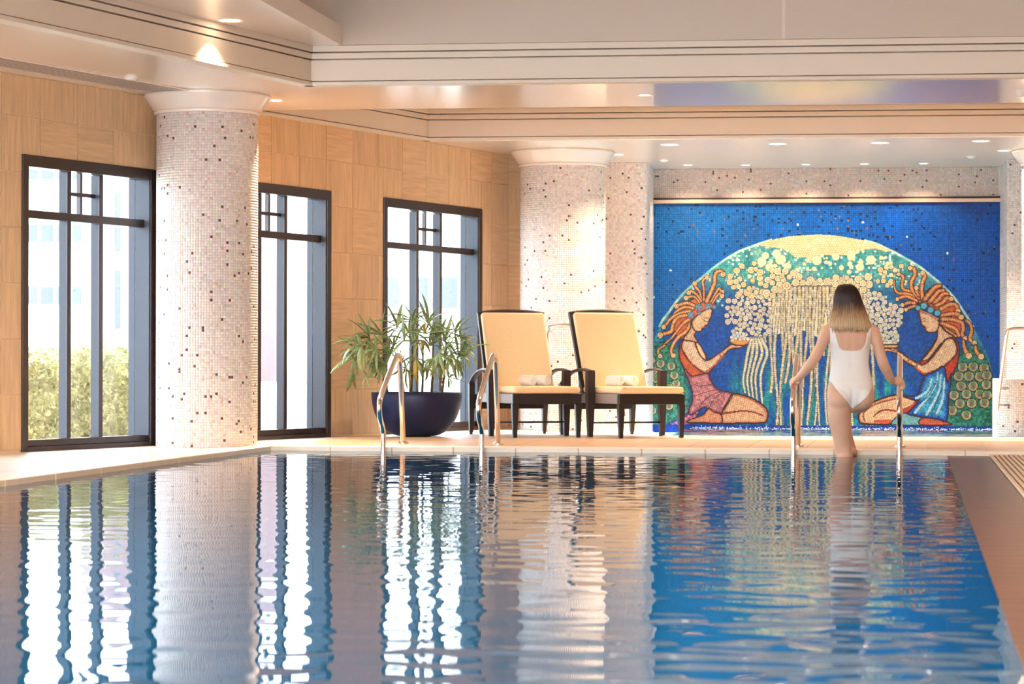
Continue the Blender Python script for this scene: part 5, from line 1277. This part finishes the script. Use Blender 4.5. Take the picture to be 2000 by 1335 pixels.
def clip_mesh(name, off):
    body_me.calc_loop_triangles(); nt = len(body_me.loop_triangles); tri = np.empty(nt * 3, np.int32); body_me.loop_triangles.foreach_get('vertices', tri); tri = tri.reshape(-1, 3)
    V = []; F = []; cache = {}; p = co + no * off
    keep = tri[(fd[tri] > 0).any(1)]
    def vid(i):
        if i not in cache: cache[i] = len(V); V.append(p[i])
        return cache[i]
    def eid(i, j):
        k = (min(i, j), max(i, j))
        if k not in cache:
            t = fd[i] / (fd[i] - fd[j]); cache[k] = len(V); V.append(p[i] * (1 - t) + p[j] * t - (no[i] * (1 - t) + no[j] * t) * off * .8)
        return cache[k]
    for a, b, c in keep.tolist():
        poly = []
        for i, j in ((a, b), (b, c), (c, a)):
            if fd[i] > 0: poly.append(vid(i))
            if (fd[i] > 0) != (fd[j] > 0): poly.append(eid(i, j))
        if len(poly) >= 3: F.append(poly)
    me = bpy.data.meshes.new(name); me.from_pydata([tuple(v) for v in V], [], F); me.polygons.foreach_set('use_smooth', [True] * len(F)); return me
suit = clip_mesh('swimsuit', .0042); suit.materials.append(pmat('ribbed_white_swimsuit', srgb(246, 240, 234), .65, bump=.12, var=.015, scale=120, stretch=(6, 1, 1), spec=.25))
so = link('swimsuit', suit, person); sm_ = so.modifiers.new('thick', 'SOLIDIFY'); sm_.thickness = .003; sm_.offset = -1
# hair: a combed shell from the crown to below the shoulders
def hair_mat():
    m, nt, b = newmat('ombre_hair'); N = nt.nodes; L = nt.links
    tc = N.new('ShaderNodeTexCoord'); sx = N.new('ShaderNodeSeparateXYZ'); L.new(tc.outputs['Object'], sx.inputs[0])
    mp = N.new('ShaderNodeMapping'); mp.inputs['Scale'].default_value = (95, 60, 3.0); L.new(tc.outputs['Object'], mp.inputs['Vector'])
    nz = N.new('ShaderNodeTexNoise'); nz.inputs['Scale'].default_value = 1; nz.inputs['Detail'].default_value = 3; L.new(mp.outputs[0], nz.inputs['Vector'])
    mr = N.new('ShaderNodeMapRange'); mr.inputs['From Min'].default_value = float(wp(0, 634).z); mr.inputs['From Max'].default_value = float(wp(0, 566).z); L.new(sx.outputs['Z'], mr.inputs['Value'])
    ad = N.new('ShaderNodeMath'); ad.operation = 'MULTIPLY_ADD'; ad.inputs[1].default_value = .55; L.new(nz.outputs['Fac'], ad.inputs[0]); sb = N.new('ShaderNodeMath'); sb.operation = 'ADD'; sb.inputs[1].default_value = -.275; L.new(ad.outputs[0], sb.inputs[0]); L.new(mr.outputs[0], ad.inputs[2])
    cr = N.new('ShaderNodeValToRGB'); e = cr.color_ramp.elements; e[0].position = .0; e[0].color = (*srgb(204, 174, 134), 1); e[1].position = 1; e[1].color = (*srgb(38, 26, 28), 1)
    for p_, c_ in ((.26, (176, 140, 100)), (.46, (122, 90, 64)), (.64, (54, 38, 36))): q = cr.color_ramp.elements.new(p_); q.color = (*srgb(*c_), 1)
    L.new(sb.outputs[0], cr.inputs[0]); L.new(cr.outputs[0], b.inputs['Base Color']); b.inputs['Roughness'].default_value = .42; b.inputs['Specular IOR Level'].default_value = .4
    bp_ = N.new('ShaderNodeBump'); bp_.inputs['Strength'].default_value = .5; bp_.inputs['Distance'].default_value = .006; L.new(nz.outputs['Fac'], bp_.inputs['Height']); L.new(bp_.outputs[0], b.inputs['Normal']); return m
M_HAIR = hair_mat(); H = MB(); rows = []; n = 72; rgx = np.random.default_rng(2); ph = rgx.uniform(0, 6.28, 8)
tabh = [(553.4, 1657, 2, .10, .02, 0), (554.2, 1657, 7, .10, .04, 0), (556.5, 1656.8, 13, .10, .065, .05), (561, 1656.5, 18.5, .098, .088, .15), (569, 1657, 23.0, .096, .104, .25), (580, 1658, 25.6, .094, .110, .4), (592, 1659, 28.2, .086, .108, .6), (604, 1660, 31.2, .074, .102, .8), (616, 1660.5, 34.6, .060, .094, 1), (627, 1660.8, 38.0, .044, .086, 1), (635, 1661, 40.0, .032, .080, 1.1), (639, 1661, 40.4, .026, .074, 1.2), (641, 1661, 38, .024, .066, 1.3)]
for (py, pc, hw, yc, dp, gv) in tabh:
    ring = []
    for k in range(n):
        a = 2 * math.pi * k / n; g = 1 + gv * (.018 * math.sin(9 * a + ph[0]) + .014 * math.sin(17 * a + ph[1]) + .012 * math.sin(29 * a + ph[2]))
        c = wp(pc, py, yc); fy = 1.0 if math.sin(a) < 0 or py < 566 else (.86 if py < 575 else .45)
        dz = -gv * .010 * (math.sin(5 * a + ph[3]) + .7 * math.sin(13 * a + ph[4])) if py > 630 else 0
        ring.append(c + Vector((hw / SCL * math.cos(a) * g, dp * math.sin(a) * g * fy, dz)))
    rows.append(ring)
H.loft(rows, True); hair = H.build('hair', M_HAIR, person, smooth=True)
LK = MB()
for k in range(120):                                     # loose locks over the shell and past its hem
    a = math.pi * (1.02 + .96 * (k + rgx.uniform(-.4, .4)) / 119.0); pts = []; wob = rgx.uniform(-1, 1)
    for (py, pc, hw, yc, dp, gv) in tabh[1:]:
        c = wp(pc, py, yc); w_ = 1.0 + .004 + .012 * gv * math.sin(py * .06 + wob * 5)
        pts.append(c + Vector((hw / SCL * math.cos(a) * w_, dp * math.sin(a) * w_, 0)))
    pts.append(wp(1661, 646 + rgx.uniform(-5, 5), .018) + Vector((39 / SCL * math.cos(a) * (1 + .02 * wob), .062 * math.sin(a), 0)))
    LK.tube(pts, [.0012, .002, .003, .004, .0045, .005, .005, .005, .005, .005, .005, .004, .0012][:len(pts)], 6)
LK.build('lock', M_HAIR, hair, smooth=True)['kind'] = 'stuff'
for s in (-1, 1):
    e = MB(); ball(e, hc + Vector((s * .031, .074, -.002)), (.012, .012, .012)); eo = e.build('eye', pmat('eye_white', srgb(240, 236, 232), .2), person, smooth=True)
    e = MB(); ball(e, hc + Vector((s * .031, .0815, -.002)), (.0055, .0055, .0055)); e.build('iris', pmat('brown_iris', srgb(70, 46, 34), .2), eo, smooth=True)

m_ = MB(); ball(m_, hc + Vector((0, .0935, -.0655)), (.021, .008, .0055)); ball(m_, hc + Vector((0, .0925, -.0735)), (.018, .008, .006)); m_.build('mouth', pmat('lip_rose', srgb(190, 110, 104), .4), person, smooth=True)
for s in (-1, 1):
    q = MB(); q.tube([hc + Vector((s * .012, .092, .022)), hc + Vector((s * .030, .089, .027)), hc + Vector((s * .048, .078, .020))], [.002, .003, .0012], 8); q.build('eyebrow', M_HAIR, person, smooth=True)
    q = MB(); ball(q, hc + Vector((s * .031, .0745, .0025)), (.0135, .0125, .0105)); q.build('eyelid', M_SKIN, person, smooth=True)
